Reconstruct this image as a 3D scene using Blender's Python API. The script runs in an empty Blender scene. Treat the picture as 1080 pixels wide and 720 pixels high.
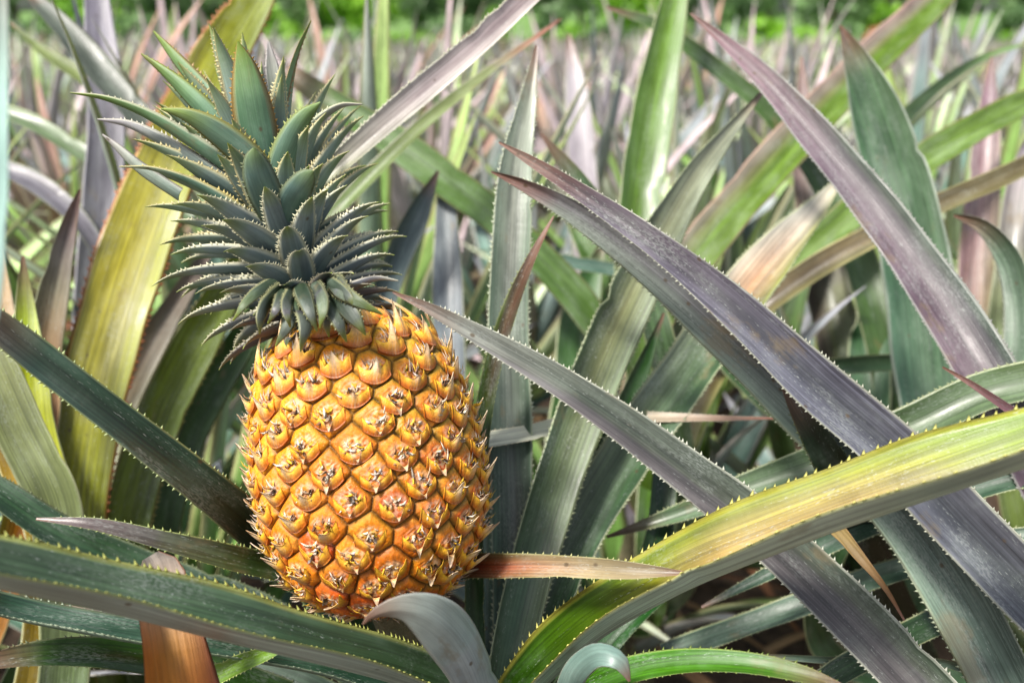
import bpy, math, random
import numpy as np
from mathutils import Vector

random.seed(7)
rng = np.random.default_rng(7)
S = bpy.context.scene
COL = S.collection

# ------------------------------------------------------------------ camera frame
F = 1050.0
PITCH = math.radians(18.4)
HC = 0.80
CAM = np.array([0.0, 0.0, HC])
FWD = np.array([0.0, math.cos(PITCH), -math.sin(PITCH)])
UPV = np.array([0.0, math.sin(PITCH), math.cos(PITCH)])
RGT = np.array([1.0, 0.0, 0.0])

def at(px, py, d):
    return CAM + FWD * d + RGT * ((px - 540) / F * d) + UPV * ((360 - py) / F * d)

def lin(c, k=0.62):
    c = np.array(c, float) / 255.0
    return np.where(c <= 0.04045, c / 12.92, ((c + 0.055) / 1.055) ** 2.4) * k

def unit(v):
    v = np.asarray(v, float)
    n = np.linalg.norm(v, axis=-1, keepdims=True)
    return v / np.maximum(n, 1e-9)

# ------------------------------------------------------------------ object helpers
def tag(o, label=None, cat=None, group=None, kind=None):
    if label: o['label'] = label
    if cat: o['category'] = cat
    if group: o['group'] = group
    if kind: o['kind'] = kind
    return o

def empty(name, loc, rz=0.0):
    o = bpy.data.objects.new(name, None)
    o.empty_display_size = 0.05
    COL.objects.link(o)
    o.location = loc
    o.rotation_euler = (0, 0, rz)
    return o

class MB:
    """collects vertices / faces / colours / leaf coordinates for ONE mesh"""
    def __init__(self):
        self.v = []; self.f4 = []; self.f3 = []; self.c = []; self.l = []; self.n = 0
    def add(self, v, f4=None, f3=None, c=None, l=None):
        v = np.asarray(v, float).reshape(-1, 3)
        m = len(v)
        self.v.append(v)
        if f4 is not None and len(f4): self.f4.append(np.asarray(f4, int) + self.n)
        if f3 is not None and len(f3): self.f3.append(np.asarray(f3, int) + self.n)
        c = np.broadcast_to(np.asarray(c if c is not None else (1, 1, 1), float), (m, 3))
        self.c.append(c)
        l = np.broadcast_to(np.asarray(l if l is not None else (0, 0, 0), float), (m, 3))
        self.l.append(l)
        self.n += m
    def merge(self, other, R=None, t=None, s=1.0):
        v = np.vstack(other.v) * s
        if R is not None: v = v @ np.asarray(R).T
        if t is not None: v = v + np.asarray(t)
        f4 = np.vstack(other.f4) if other.f4 else None
        f3 = np.vstack(other.f3) if other.f3 else None
        self.add(v, f4, f3, np.vstack(other.c), np.vstack(other.l))
    def mesh(self, name, mat, origin=None, smooth=True):
        me = bpy.data.meshes.new(name)
        v = np.vstack(self.v)
        if origin is not None: v = v - np.asarray(origin)
        f4 = np.vstack(self.f4) if self.f4 else np.zeros((0, 4), int)
        f3 = np.vstack(self.f3) if self.f3 else np.zeros((0, 3), int)
        nl = f4.size + f3.size
        me.vertices.add(len(v)); me.vertices.foreach_set('co', v.astype(np.float32).ravel())
        me.loops.add(nl)
        me.loops.foreach_set('vertex_index', np.concatenate([f4.ravel(), f3.ravel()]).astype(np.int32))
        nf = len(f4) + len(f3)
        me.polygons.add(nf)
        st = np.concatenate([np.arange(len(f4)) * 4, f4.size + np.arange(len(f3)) * 3]).astype(np.int32)
        me.polygons.foreach_set('loop_start', st)
        me.polygons.foreach_set('use_smooth', np.full(nf, smooth))
        a = me.attributes.new('Col', 'FLOAT_COLOR', 'POINT')
        cc = np.ones((len(v), 4), np.float32); cc[:, :3] = np.clip(np.vstack(self.c), 0, 1)
        a.data.foreach_set('color', cc.ravel())
        b = me.attributes.new('lc', 'FLOAT_VECTOR', 'POINT')
        b.data.foreach_set('vector', np.vstack(self.l).astype(np.float32).ravel())
        me.update(calc_edges=True)
        me.materials.append(mat)
        return me
    def build(self, name, mat, parent=None, origin=None, smooth=True):
        o = bpy.data.objects.new(name, self.mesh(name, mat, origin, smooth))
        COL.objects.link(o)
        if parent is not None: o.parent = parent
        return o

# ------------------------------------------------------------------ materials
def new_mat(name):
    m = bpy.data.materials.new(name); m.use_nodes = True
    nt = m.node_tree; nt.nodes.clear()
    return m, nt.nodes, nt.links

def mathn(N, L, op, a, b=None):
    n = N.new('ShaderNodeMath'); n.operation = op
    for i, x in enumerate((a, b)):
        if x is None: continue
        if isinstance(x, (int, float)): n.inputs[i].default_value = x
        else: L.new(x, n.inputs[i])
    return n.outputs[0]

def mixc(N, L, fac, a, b, mode='MIX'):
    n = N.new('ShaderNodeMix'); n.data_type = 'RGBA'; n.blend_type = mode
    for s, x in ((n.inputs[0], fac), (n.inputs[6], a), (n.inputs[7], b)):
        if isinstance(x, (int, float)): s.default_value = x
        elif isinstance(x, tuple): s.default_value = (*x, 1)
        else: L.new(x, s)
    return n.outputs[2]

def ramp(N, L, x, lo, hi, a=0.0, b=1.0):
    n = N.new('ShaderNodeMapRange'); n.interpolation_type = 'SMOOTHSTEP'
    L.new(x, n.inputs[0]); n.inputs[1].default_value = lo; n.inputs[2].default_value = hi
    n.inputs[3].default_value = a; n.inputs[4].default_value = b
    return n.outputs[0]

def noise(N, L, vec, scale, detail=3, rough=.55):
    mp = N.new('ShaderNodeVectorMath'); mp.operation = 'MULTIPLY'
    L.new(vec, mp.inputs[0]); mp.inputs[1].default_value = scale
    n = N.new('ShaderNodeTexNoise'); n.inputs['Scale'].default_value = 1.0
    n.inputs['Detail'].default_value = detail; n.inputs['Roughness'].default_value = rough
    L.new(mp.outputs[0], n.inputs['Vector'])
    return n.outputs['Fac']

def leaf_material(name, rough=0.42, trans=0.16, dash=0.5, bump=0.25, dust=0.25, band=.16, fib=.34, stain=.45, tint=(1.3, 1.35, .55)):
    m, N, L = new_mat(name)
    out = N.new('ShaderNodeOutputMaterial')
    at_ = N.new('ShaderNodeAttribute'); at_.attribute_name = 'Col'
    lc = N.new('ShaderNodeAttribute'); lc.attribute_name = 'lc'
    V = lc.outputs['Vector']; c = at_.outputs['Color']
    n1 = noise(N, L, V, (1100, 9, 7), 3)          # long fibres
    n2 = noise(N, L, V, (70, 22, 7), 4, .6)       # blotches
    n3 = noise(N, L, V, (2600, 330, 7), 2)        # dashes of scale hairs
    n4 = noise(N, L, V, (2200, 2200, 7), 2)       # fine grain
    n5 = noise(N, L, V, (45, 330, 7), 2, .5)      # faint cross banding
    nb_ = noise(N, L, V, (260, 1.2, 7), 2, .6)     # broad channels along the blade
    f1 = mathn(N, L, 'MULTIPLY', ramp(N, L, n1, .28, .72, 1 - fib, 1 + fib), ramp(N, L, nb_, .34, .66, 1 - band, 1 + band))
    g = N.new('ShaderNodeVectorMath'); g.operation = 'SCALE'
    L.new(c, g.inputs[0]); L.new(f1, g.inputs['Scale'])
    f2 = ramp(N, L, n2, .3, .7, .78, 1.18)
    g2 = N.new('ShaderNodeVectorMath'); g2.operation = 'SCALE'
    L.new(g.outputs[0], g2.inputs[0]); L.new(f2, g2.inputs['Scale'])
    c1 = g2.outputs[0]
    # grey wax bloom in patches
    bl = ramp(N, L, n2, .45, .75, 0, dust)
    grain = ramp(N, L, n4, .35, .65, .4, 1.0)
    bl = mathn(N, L, 'MULTIPLY', bl, grain)
    bl = mathn(N, L, 'MULTIPLY', bl, ramp(N, L, n5, .35, .65, .5, 1.0))
    c2 = mixc(N, L, bl, c1, (.25, .30, .26))
    # pale dashes along the fibres
    sel = ramp(N, L, noise(N, L, V, (420, 5, 7), 2), .50, .60)
    ds = mathn(N, L, 'MULTIPLY', ramp(N, L, n3, .60, .70), sel)
    ds = mathn(N, L, 'MULTIPLY', ds, dash)
    c3 = mixc(N, L, ds, c2, (.46, .50, .47))
    scp = mathn(N, L, 'MULTIPLY', ramp(N, L, noise(N, L, V, (55, 14, 7), 5, .7), .50, .66), ramp(N, L, noise(N, L, V, (1500, 420, 7), 3, .6), .42, .60))
    c3 = mixc(N, L, mathn(N, L, 'MULTIPLY', scp, dash * .5), c3, (.42, .46, .43))
    # small brown blemishes
    sp = N.new('ShaderNodeTexVoronoi'); sp.inputs['Scale'].default_value = 1.0
    mp = N.new('ShaderNodeVectorMath'); mp.operation = 'MULTIPLY'
    L.new(V, mp.inputs[0]); mp.inputs[1].default_value = (90, 60, 7); L.new(mp.outputs[0], sp.inputs['Vector'])
    s1 = ramp(N, L, sp.outputs['Distance'], .05, .13, 1, 0)
    s2 = N.new('ShaderNodeSeparateColor'); L.new(sp.outputs['Color'], s2.inputs[0])
    s1 = mathn(N, L, 'MULTIPLY', s1, ramp(N, L, s2.outputs[0], .70, .74, 0, .8))
    c4 = mixc(N, L, s1, c3, (.07, .045, .02))
    stn = mathn(N, L, 'MULTIPLY', ramp(N, L, noise(N, L, V, (38, 16, 7), 5, .65), .60, .70), stain)
    c4 = mixc(N, L, stn, c4, (.17, .125, .06))
    p = N.new('ShaderNodeBsdfPrincipled')
    L.new(c4, p.inputs['Base Color'])
    L.new(ramp(N, L, n2, .3, .7, rough - .14, rough + .16), p.inputs['Roughness'])
    p.inputs['Specular IOR Level'].default_value = .55
    bp = N.new('ShaderNodeBump'); bp.inputs['Strength'].default_value = bump; bp.inputs['Distance'].default_value = .0006
    hh = mathn(N, L, 'ADD', mathn(N, L, 'MULTIPLY_ADD' if False else 'ADD', n1, mathn(N, L, 'MULTIPLY', nb_, 2.0)), mathn(N, L, 'MULTIPLY', n4, .35))
    hh = mathn(N, L, 'ADD', hh, mathn(N, L, 'MULTIPLY', n5, .6))
    L.new(hh, bp.inputs['Height']); L.new(bp.outputs[0], p.inputs['Normal'])
    t = N.new('ShaderNodeBsdfTranslucent')
    tc = mixc(N, L, 1.0, c4, tint, 'MULTIPLY')
    L.new(tc, t.inputs['Color'])
    mx = N.new('ShaderNodeMixShader'); mx.inputs[0].default_value = trans
    L.new(p.outputs[0], mx.inputs[1]); L.new(t.outputs[0], mx.inputs[2])
    L.new(mx.outputs[0], out.inputs['Surface'])
    return m

LEAF = leaf_material('pineapple_leaf')
CROWN = leaf_material('crown_leaf', rough=.5, trans=.08, dash=.15, bump=.2, dust=.6, band=.03, fib=.14)
FARLEAF = leaf_material('field_leaf', rough=.45, trans=.25, dash=.1, bump=.1, dust=.1, band=.15, tint=(1.2, 1.25, .85))
DRY = leaf_material('dry_leaf', rough=.7, trans=.12, dash=.0, bump=.8, dust=.0, band=.06, fib=.10)

def rind_material():
    m, N, L = new_mat('pineapple_rind')
    out = N.new('ShaderNodeOutputMaterial')
    a = N.new('ShaderNodeAttribute'); a.attribute_name = 'Col'
    tc = N.new('ShaderNodeTexCoord'); V = tc.outputs['Object']
    n1 = noise(N, L, V, (420, 420, 420), 4, .6)
    n2 = noise(N, L, V, (1500, 1500, 700), 3, .6)
    n3 = noise(N, L, V, (90, 90, 90), 3)
    g = N.new('ShaderNodeVectorMath'); g.operation = 'SCALE'
    L.new(a.outputs['Color'], g.inputs[0]); L.new(ramp(N, L, n1, .3, .7, .78, 1.18), g.inputs['Scale'])
    c = mixc(N, L, ramp(N, L, n3, .5, .75, 0, .35), g.outputs[0], (.62, .30, .03))
    c = mixc(N, L, ramp(N, L, n2, .58, .70, 0, .6), c, (.20, .09, .03))
    c = mixc(N, L, ramp(N, L, n2, .36, .28, 0, .4), c, (.72, .58, .42))
    p = N.new('ShaderNodeBsdfPrincipled')
    L.new(c, p.inputs['Base Color'])
    L.new(ramp(N, L, n3, .35, .65, .38, .7), p.inputs['Roughness'])
    p.inputs['Specular IOR Level'].default_value = .4
    p.inputs['Subsurface Weight'].default_value = .12
    p.inputs['Subsurface Radius'].default_value = (.004, .002, .0006)
    p.inputs['Subsurface Scale'].default_value = .6
    bp = N.new('ShaderNodeBump'); bp.inputs['Strength'].default_value = .5; bp.inputs['Distance'].default_value = .0008
    L.new(mathn(N, L, 'ADD', n1, mathn(N, L, 'MULTIPLY', n2, .5)), bp.inputs['Height'])
    L.new(bp.outputs[0], p.inputs['Normal'])
    L.new(p.outputs[0], out.inputs['Surface'])
    return m
RIND = rind_material()

def simple_noise_mat(name, ca, cb, scale, rough=.9, bump=.6, bdist=.02):
    m, N, L = new_mat(name)
    out = N.new('ShaderNodeOutputMaterial')
    tc = N.new('ShaderNodeTexCoord'); V = tc.outputs['Object']
    n1 = noise(N, L, V, (scale,) * 3, 6, .65)
    n2 = noise(N, L, V, (scale * .13,) * 3, 3, .6)
    c = mixc(N, L, ramp(N, L, n1, .3, .7), ca, cb)
    c = mixc(N, L, ramp(N, L, n2, .4, .7, 0, .5), c, tuple(x * .5 for x in ca))
    p = N.new('ShaderNodeBsdfPrincipled'); L.new(c, p.inputs['Base Color'])
    p.inputs['Roughness'].default_value = rough
    bp = N.new('ShaderNodeBump'); bp.inputs['Strength'].default_value = bump; bp.inputs['Distance'].default_value = bdist
    L.new(n1, bp.inputs['Height']); L.new(bp.outputs[0], p.inputs['Normal'])
    L.new(p.outputs[0], out.inputs['Surface'])
    return m
SOIL = simple_noise_mat('field_soil', (.045, .028, .018), (.13, .085, .055), 45)
BARK = simple_noise_mat('bark', (.05, .035, .022), (.15, .11, .08), 30)
GRASSM = simple_noise_mat('field_margin_grass', (.06, .13, .02), (.16, .30, .05), 3)
STEMM = simple_noise_mat('plant_stem', (.10, .10, .05), (.20, .16, .09), 60)

# ------------------------------------------------------------------ curves
def resample(P, n, closed=False):
    """Catmull-Rom through rows of P (any columns), centripetal-ish, n samples with even arc length on the first three"""
    P = np.asarray(P, float)
    Q = np.vstack([2 * P[0] - P[1], P, 2 * P[-1] - P[-2]])
    out = []
    for i in range(1, len(Q) - 2):
        p0, p1, p2, p3 = Q[i - 1], Q[i], Q[i + 1], Q[i + 2]
        d1 = np.linalg.norm((p2 - p1)[:3])
        d0 = max(np.linalg.norm((p1 - p0)[:3]), 1e-6); d2 = max(np.linalg.norm((p3 - p2)[:3]), 1e-6)
        m1 = ((p1 - p0) / d0 * d1 + (p2 - p1)) / 2
        m2 = ((p3 - p2) / d2 * d1 + (p2 - p1)) / 2
        for t in np.linspace(0, 1, 24, endpoint=False):
            a = 2 * t**3 - 3 * t**2 + 1; b = t**3 - 2 * t**2 + t; c = -2 * t**3 + 3 * t**2; e = t**3 - t**2
            out.append(a * p1 + b * m1 + c * p2 + e * m2)
    out.append(P[-1]); out = np.array(out)
    s = np.concatenate([[0], np.cumsum(np.linalg.norm(np.diff(out[:, :3], axis=0), axis=1))])
    u = np.linspace(0, s[-1], n)
    return np.stack([np.interp(u, s, out[:, k]) for k in range(out.shape[1])], 1), s[-1]

def col_along(stops, s):
    """stops: list of (s, colour) ; each colour a triple or three triples for t=-1,0,1 -> (n,3,3)"""
    ss = [a for a, _ in stops]
    arr = []
    for _, c in stops:
        c = np.asarray(c, float)
        arr.append(np.stack([c, c, c]) if c.ndim == 1 else c)
    arr = np.array([lin(x) for x in arr])            # (k,3,3)
    out = np.zeros((len(s), 3, 3))
    for i in range(3):
        for j in range(3):
            out[:, i, j] = np.interp(s, ss, arr[:, i, j])
    return out

def leaf_mesh(P, W, Nn, cup=50, up=None, under=None, edge=(215, 215, 150), nc=9, th=.0012,
              teeth=0.0, tooth=.002, vshape=.35, seed=None, wav=0.0, mb=None, edgew=.10, tipc=None, lean=.55, vang=None, tone=1.0, sat=1.36):
    """P: centre line base->tip, W: chord width, Nn: direction of the hollow side"""
    mb = mb or MB()
    seed = random.random() * 40 if seed is None else seed
    n = len(P)
    T = unit(np.gradient(P, axis=0))
    Nn = unit(Nn - T * np.sum(Nn * T, 1, keepdims=True))
    B = unit(np.cross(T, Nn))
    s = np.linspace(0, 1, n)
    seg = np.linalg.norm(np.diff(P, axis=0), axis=1)
    arc = np.concatenate([[0], np.cumsum(seg)])
    t = np.linspace(-1, 1, nc)
    phi = math.radians(max(cup, 2))
    xu = np.sin(phi * t) / math.sin(phi)
    yu = (1 - np.cos(phi * t)) / math.sin(phi)
    ymax = yu.max()
    yv = np.sqrt(t * t + .02) ; yv = (yv - yv.min()) / (yv.max() - yv.min()) * ymax
    y = yu * (1 - vshape) + yv * vshape - ymax * .45
    if vang:
        xu = t; tv = math.tan(math.radians(vang)); y = tv * (np.sqrt(t * t + .03) - .173); y = y - y.max() * .45; phi = math.radians(vang) * .8
    W = W * (1 + .025 * np.sin(arc * 31 + seed * 5) + .015 * np.sin(arc * 83 + seed * 9))
    hw = (W / 2)[:, None]
    wv = 0
    nk = np.ones((n, nc))
    if tone != 1.0 and nc > 9:
        for _ in range(random.randint(1, 4)):
            a0 = random.uniform(.25, .97) * arc[-1]; sg = random.choice((-1, 1)); wd_ = random.uniform(.003, .008)
            nk -= (random.uniform(.05, .22) * np.exp(-((arc - a0) / wd_)**2))[:, None] * (t[None, :] * sg > .2)
    xu = xu[None, :] * nk
    if wav: wv = wav * np.sin(arc * 55 + seed * 3)[:, None] * t[None, :] * np.abs(t[None, :]) * hw
    top = P[:, None, :] + B[:, None, :] * (hw * xu)[..., None] + Nn[:, None, :] * (hw * y + wv)[..., None]
    thk = th * np.sqrt(np.clip(1 - (t * .97)**2, 0, 1))
    bot = top - Nn[:, None, :] * (thk[None, :] * np.clip(hw / .012, .15, 1))[..., None]
    up = up or [(0, (90, 120, 90))]
    under = under or up
    cu = col_along(up, s); cd = col_along(under, s)
    wt = np.stack([np.clip(-t, 0, 1), 1 - np.abs(t), np.clip(t, 0, 1)], 1)
    wt = wt ** 1.0
    ct = np.einsum('cj,njk->nck', wt, cu); cb = np.einsum('cj,njk->nck', wt, cd)
    def green(c):
        g = (c[..., 1] >= np.maximum(c[..., 0], c[..., 2]) * .97)[..., None]
        l_ = c.mean(-1, keepdims=True)
        return np.where(g, np.clip(l_ + (c - l_) * sat + np.array([-.004, .006, -.010]), .003, 1), c)
    ct = green(ct) * tone; cb = green(cb)
    ec = lin(edge)
    em = np.clip((np.abs(t) - (1 - edgew)) / edgew, 0, 1)[None, :, None]
    ct = ct * (1 - em) + ec * em; cb = cb * (1 - em) + ec * em
    if tipc is not None:
        t0_ = random.uniform(.90, .975); tm = np.clip((s - t0_) / (1 - t0_), 0, 1)[:, None, None]
        ct = ct * (1 - tm) + lin(tipc) * tm; cb = cb * (1 - tm) + lin(tipc) * tm
    lcu = np.stack(np.broadcast_arrays(hw * t[None, :] , arc[:, None] + 0 * hw * t[None, :], np.full((n, nc), seed)), -1)
    lcb = lcu + np.array([.3, 0, 3])
    idx = np.arange(n * nc).reshape(n, nc)
    q = np.stack([idx[:-1, :-1], idx[:-1, 1:], idx[1:, 1:], idx[1:, :-1]], -1).reshape(-1, 4)
    # underside shares the margins
    idb = idx + n * nc
    idb2 = idb.copy(); idb2[:, 0] = idx[:, 0]; idb2[:, -1] = idx[:, -1]
    qb = np.stack([idb2[:-1, :-1], idb2[1:, :-1], idb2[1:, 1:], idb2[:-1, 1:]], -1).reshape(-1, 4)
    mb.add(np.vstack([top.reshape(-1, 3), bot.reshape(-1, 3)]), np.vstack([q, qb]), None,
           np.vstack([ct.reshape(-1, 3), cb.reshape(-1, 3)]), np.vstack([lcu.reshape(-1, 3), lcb.reshape(-1, 3)]))
    if teeth > 0:
        L = arc[-1]
        V = []; Fc = []; k = 0
        for side, ci in ((-1, 0), (1, -1)):
            u = teeth * (1 + random.random())
            while u < L * .985:
                i = np.interp(u, arc, np.arange(n)); i0 = int(min(i, n - 2)); fr = i - i0
                e = top[i0, ci] * (1 - fr) + top[i0 + 1, ci] * fr
                tt = T[i0]; w = W[i0]
                outd = unit(B[i0] * side * math.cos(phi * .8) + Nn[i0] * math.sin(phi * .8))
                h = tooth * min(1, w / .014 + .25) * random.choice((random.uniform(.85, 1.25), random.uniform(.85, 1.25), random.uniform(.3, .9)))
                if random.random() < .05: u += teeth; continue
                bl = h * .75
                tip = e + outd * h + tt * h * lean * random.uniform(.6, 1.3)
                nn = Nn[i0] * h * .22
                V += [e - tt * bl - outd * h * .1, e + tt * bl * .5 - outd * h * .1, e + nn - outd * h * .2, e - nn - outd * h * .2, tip]
                Fc += [(k, k + 2, k + 4), (k + 2, k + 1, k + 4), (k + 1, k + 3, k + 4), (k + 3, k, k + 4)]
                k += 5
                u += teeth * random.uniform(.6, 1.45)
        if V:
            mb.add(V, None, Fc, np.clip(lin(edge) * 1.1, 0, 1), (0, 0, seed))
    return mb

# ------------------------------------------------------------------ the hero plants
PL = {}
def plant(key, name, loc, label, group=None):
    o = empty(name, loc)
    tag(o, label, 'pineapple plant', group)
    PL[key] = o
    sb = MB()                                   # short leafy stem
    a = np.linspace(0, 2 * math.pi, 13)[:-1]
    zs = np.array([-.02, .05, .10, .17, .24]); rs = np.array([.030, .028, .030, .026, .012])
    v = np.array([[r * math.cos(x) * (1 + .1 * math.sin(3 * x + z * 40)), r * math.sin(x), z] for z, r in zip(zs, rs) for x in a])
    q = [(i * 12 + j, i * 12 + (j + 1) % 12, (i + 1) * 12 + (j + 1) % 12, (i + 1) * 12 + j) for i in range(4) for j in range(12)]
    sb.add(v, q, [(48 + j, 48 + (j + 1) % 12, 48) for j in range(1, 11)])
    sb.build('stem', STEMM, o)
    return o

def G(*c): return [(0, c)]

def hero(key, pts, roll=0, cup=50, up=None, under=None, edge=(205, 210, 160), teeth=.0037, tooth=.0015,
         mat=None, base=True, n=96, vshape=.35, label=None, wav=.05, tipc=(150, 110, 92), ext=None, name='leaf', nc=17, edgew=.075, th=.0014, vang=None):
    """pts tip->base: (px, py, depth, chord width px[, roll])"""
    pl = PL[key]; o = np.array(pl.location)
    rows = []
    for p in pts:
        w = p[3] / F * p[2] * (1 if vang or p[3] < 4 else .80 if key in ('R', 'R2') else .88)
        r = p[4] if len(p) > 4 else roll
        rows.append([*at(p[0], p[1], p[2]), w, r])
    if base:
        a = np.array(rows[-1][:3]); b = o + np.array([0, 0, .13]) if ext is None else np.array(ext)
        wl = max(rows[-1][3], .02)
        if np.linalg.norm(b - a) > .12:
            tdir = a - np.array(rows[-2][:3]); tdir = unit(tdir)
            dist = np.linalg.norm(b - a)
            mid = (a + tdir * dist * .5) * .5 + ((a + b) / 2) * .5
            rows.append([*mid, wl * 1.02, rows[-1][4]])
        rows.append([*b, wl * 1.1, rows[-1][4]])
    rows = rows[::-1]
    R, Ln = resample(rows, n)
    P = R[:, :3]; W = np.maximum(R[:, 3], .0006); ro = np.radians(R[:, 4])
    # tiny natural wobble
    T = unit(np.gradient(P, axis=0))
    V = unit(CAM - P)
    Sx = unit(np.cross(T, V)); Vp = unit(np.cross(Sx, T))
    Nn = Vp * np.cos(ro)[:, None] + Sx * np.sin(ro)[:, None]
    mb = leaf_mesh(P, W, Nn, cup, up, under, edge, nc=nc, teeth=teeth, tooth=tooth, vshape=vshape, wav=wav, tipc=tipc, edgew=edgew, th=th, vang=vang, tone=.82)
    ob = mb.build(name, mat or LEAF, pl, origin=o)
    if label: ob['label'] = label
    return ob

# palettes (tone of the tissue)
DGRN = (58, 78, 66); GGRN = (96, 118, 106); BGREY = (128, 146, 146); PALE = (165, 178, 172)
PURP = (128, 112, 132); LILA = (168, 158, 176); OLIV = (120, 132, 62); YEL = (196, 180, 60)
MAGN = (132, 84, 108); TAN = (190, 150, 100); GRN = (80, 128, 62); LGRN = (135, 160, 105)

plant('M', 'pineapple_plant', (-.005, .545, 0), 'grey-green pineapple plant in the foreground carrying the ripe golden fruit')
plant('R', 'pineapple_plant', (.52, .46, 0), 'purple-leaved pineapple plant whose long spiny leaves slant in from the lower right corner')
plant('R2', 'pineapple_plant', (.62, .88, 0), 'pineapple plant at the right with one big magenta-tinged leaf above the yellow leaf')
plant('L', 'pineapple_plant', (-.34, .86, 0), 'olive-yellow broad-leaved pineapple plant standing left behind the fruit crown')
plant('N', 'pineapple_plant', (-.40, .30, 0), 'blurred pineapple plant at the left edge nearest the camera with a pale upright leaf')
plant('C', 'pineapple_plant', (.14, 1.0, 0), 'upright green pineapple plant directly behind the fruit, left of centre')
plant('D', 'pineapple_plant', (.42, 1.12, 0), 'green pineapple plant behind the crossing purple leaves with a broad pointed blade')
plant('W', 'pineapple_plant', (-.62, .62, 0), 'pineapple plant at the far left with orange and yellow flushed leaf bases')

# --- mother plant
hero('M', [(-70, 292, .46, 16), (0, 345, .48, 36), (80, 408, .50, 42), (150, 462, .52, 46), (230, 525, .55, 50), (300, 585, .60, 50), (400, 690, .64, 50)],
     roll=10, cup=28, up=[(0, (60, 78, 66)), (.5, ((78, 96, 90), (48, 62, 54), (60, 84, 74))), (1, ((92, 108, 106), (64, 76, 72), (92, 112, 106)))],
     under=G(100, 120, 112), edge=(190, 205, 140), label='dark green leaf with yellow teeth slanting down behind the fruit')
hero('M', [(38, 547, .50, 3), (100, 553, .50, 17), (170, 570, .51, 26), (240, 588, .53, 34), (320, 610, .57, 38), (430, 690, .62, 36)],
     roll=28, cup=45, up=[(0, (50, 84, 46)), (.72, (62, 96, 54)), (.88, (96, 96, 88)), (1, (150, 128, 130))], under=G(110, 128, 116), edge=(170, 185, 110))
hero('M', [(-190, 582, .35, 20), (-60, 592, .37, 72), (20, 606, .39, 80), (140, 632, .42, 80), (280, 668, .45, 74), (420, 706, .50, 66), (520, 750, .56, 56)],
     roll=62, vang=48, up=[(0, (60, 88, 60)), (.4, ((84, 100, 90), (62, 84, 62), (84, 104, 84))), (1, ((96, 112, 100), (80, 98, 82), (104, 120, 104)))],
     under=[(0, (170, 184, 184)), (1, (186, 194, 190))], edge=(200, 205, 110), tooth=.0019, label='wide channelled leaf sweeping across the lower left corner')
hero('M', [(-120, 598, .44, 20), (0, 640, .50, 48), (120, 664, .51, 52), (250, 686, .525, 48), (370, 712, .545, 44), (480, 760, .58, 40)],
     roll=60, cup=50, up=G(66, 88, 80), under=[(0, (150, 166, 168)), (.7, (120, 140, 132)), (1, (140, 160, 150))], edge=(150, 165, 130))
hero('M', [(318, 676, .50, 3), (285, 688, .505, 16), (240, 706, .52, 24), (190, 735, .54, 28), (150, 780, .56, 28)], roll=-20, cup=50,
     up=G(120, 150, 70), under=G(120, 140, 100), edge=(200, 210, 130), base=False)
# curled grey leaf at the foot of the fruit
hero('M', [(383, 658, .445, 3, 140), (394, 648, .442, 14, 140), (416, 641, .444, 30, 150), (444, 645, .452, 50, 168), (472, 666, .468, 66, 188), (496, 704, .492, 60, 196), (512, 760, .54, 48, 190)],
     cup=26, vshape=.9, up=G(110, 128, 130), under=[(0, (150, 166, 170)), (.8, (176, 190, 196)), (.96, (196, 202, 196)), (1, (150, 120, 80))], edge=(196, 202, 196), teeth=0, mat=CROWN, label='pale curled leaf folded over at the foot of the fruit')
# big yellow-green leaf
hero('M', [(1330, 400, .40, 30), (1200, 432, .41, 70), (1080, 472, .43, 88), (950, 513, .45, 92), (820, 560, .475, 90), (700, 613, .50, 82), (610, 670, .535, 70), (545, 738, .57, 60)],
     roll=-60, vang=50, up=[(0, (54, 84, 46)), (.46, (66, 94, 46)), (.55, ((88, 116, 52), (104, 124, 54), (116, 128, 60))), (.61, ((120, 142, 52), (166, 156, 64), (176, 150, 80))),
        (.68, ((136, 156, 54), (228, 168, 80), (206, 160, 96))), (.77, ((142, 162, 60), (226, 178, 84), (216, 176, 104))), (.85, ((128, 156, 62), (172, 176, 72), (196, 176, 90))), (.92, (124, 152, 74)), (1, (140, 160, 86))],
     under=[(0, (196, 208, 204)), (.6, (208, 222, 216)), (1, (206, 216, 200))], edge=(214, 206, 90), teeth=.0058, tooth=.0023, label='bright yellow-green leaf arching to the right edge with orange flush')
# brown-red horizontal leaf
hero('M', [(726, 604, .492, 3), (670, 602, .50, 20), (600, 598, .52, 27), (540, 597, .545, 30), (470, 605, .60, 32)], roll=-16, cup=40,
     up=[(0, (70, 80, 58)), (.52, (70, 84, 46)), (.66, ((100, 100, 50), (170, 70, 36), (120, 100, 56))), (.80, ((120, 110, 56), (196, 96, 60), (160, 120, 80))), (.92, (206, 186, 140)), (1, (150, 130, 100))], under=G(110, 118, 92), edge=(180, 180, 120),
     teeth=.004, tooth=.0012, label='short leaf with rusty red patch pointing right')
# upright narrow brown-green leaf
hero('M', [(584, 228, .62, 2), (566, 262, .62, 12), (545, 310, .625, 22), (528, 360, .63, 26), (514, 420, .635, 28), (504, 500, .635, 28), (502, 620, .63, 30)], roll=-38, cup=44,
     up=[(0, DGRN), (.74, (44, 72, 44)), (.88, ((66, 84, 56), (110, 78, 56), (96, 92, 70))), (1, (120, 84, 64))], under=G(70, 92, 76), edge=(150, 160, 110), teeth=.004, tooth=.0015)
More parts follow.
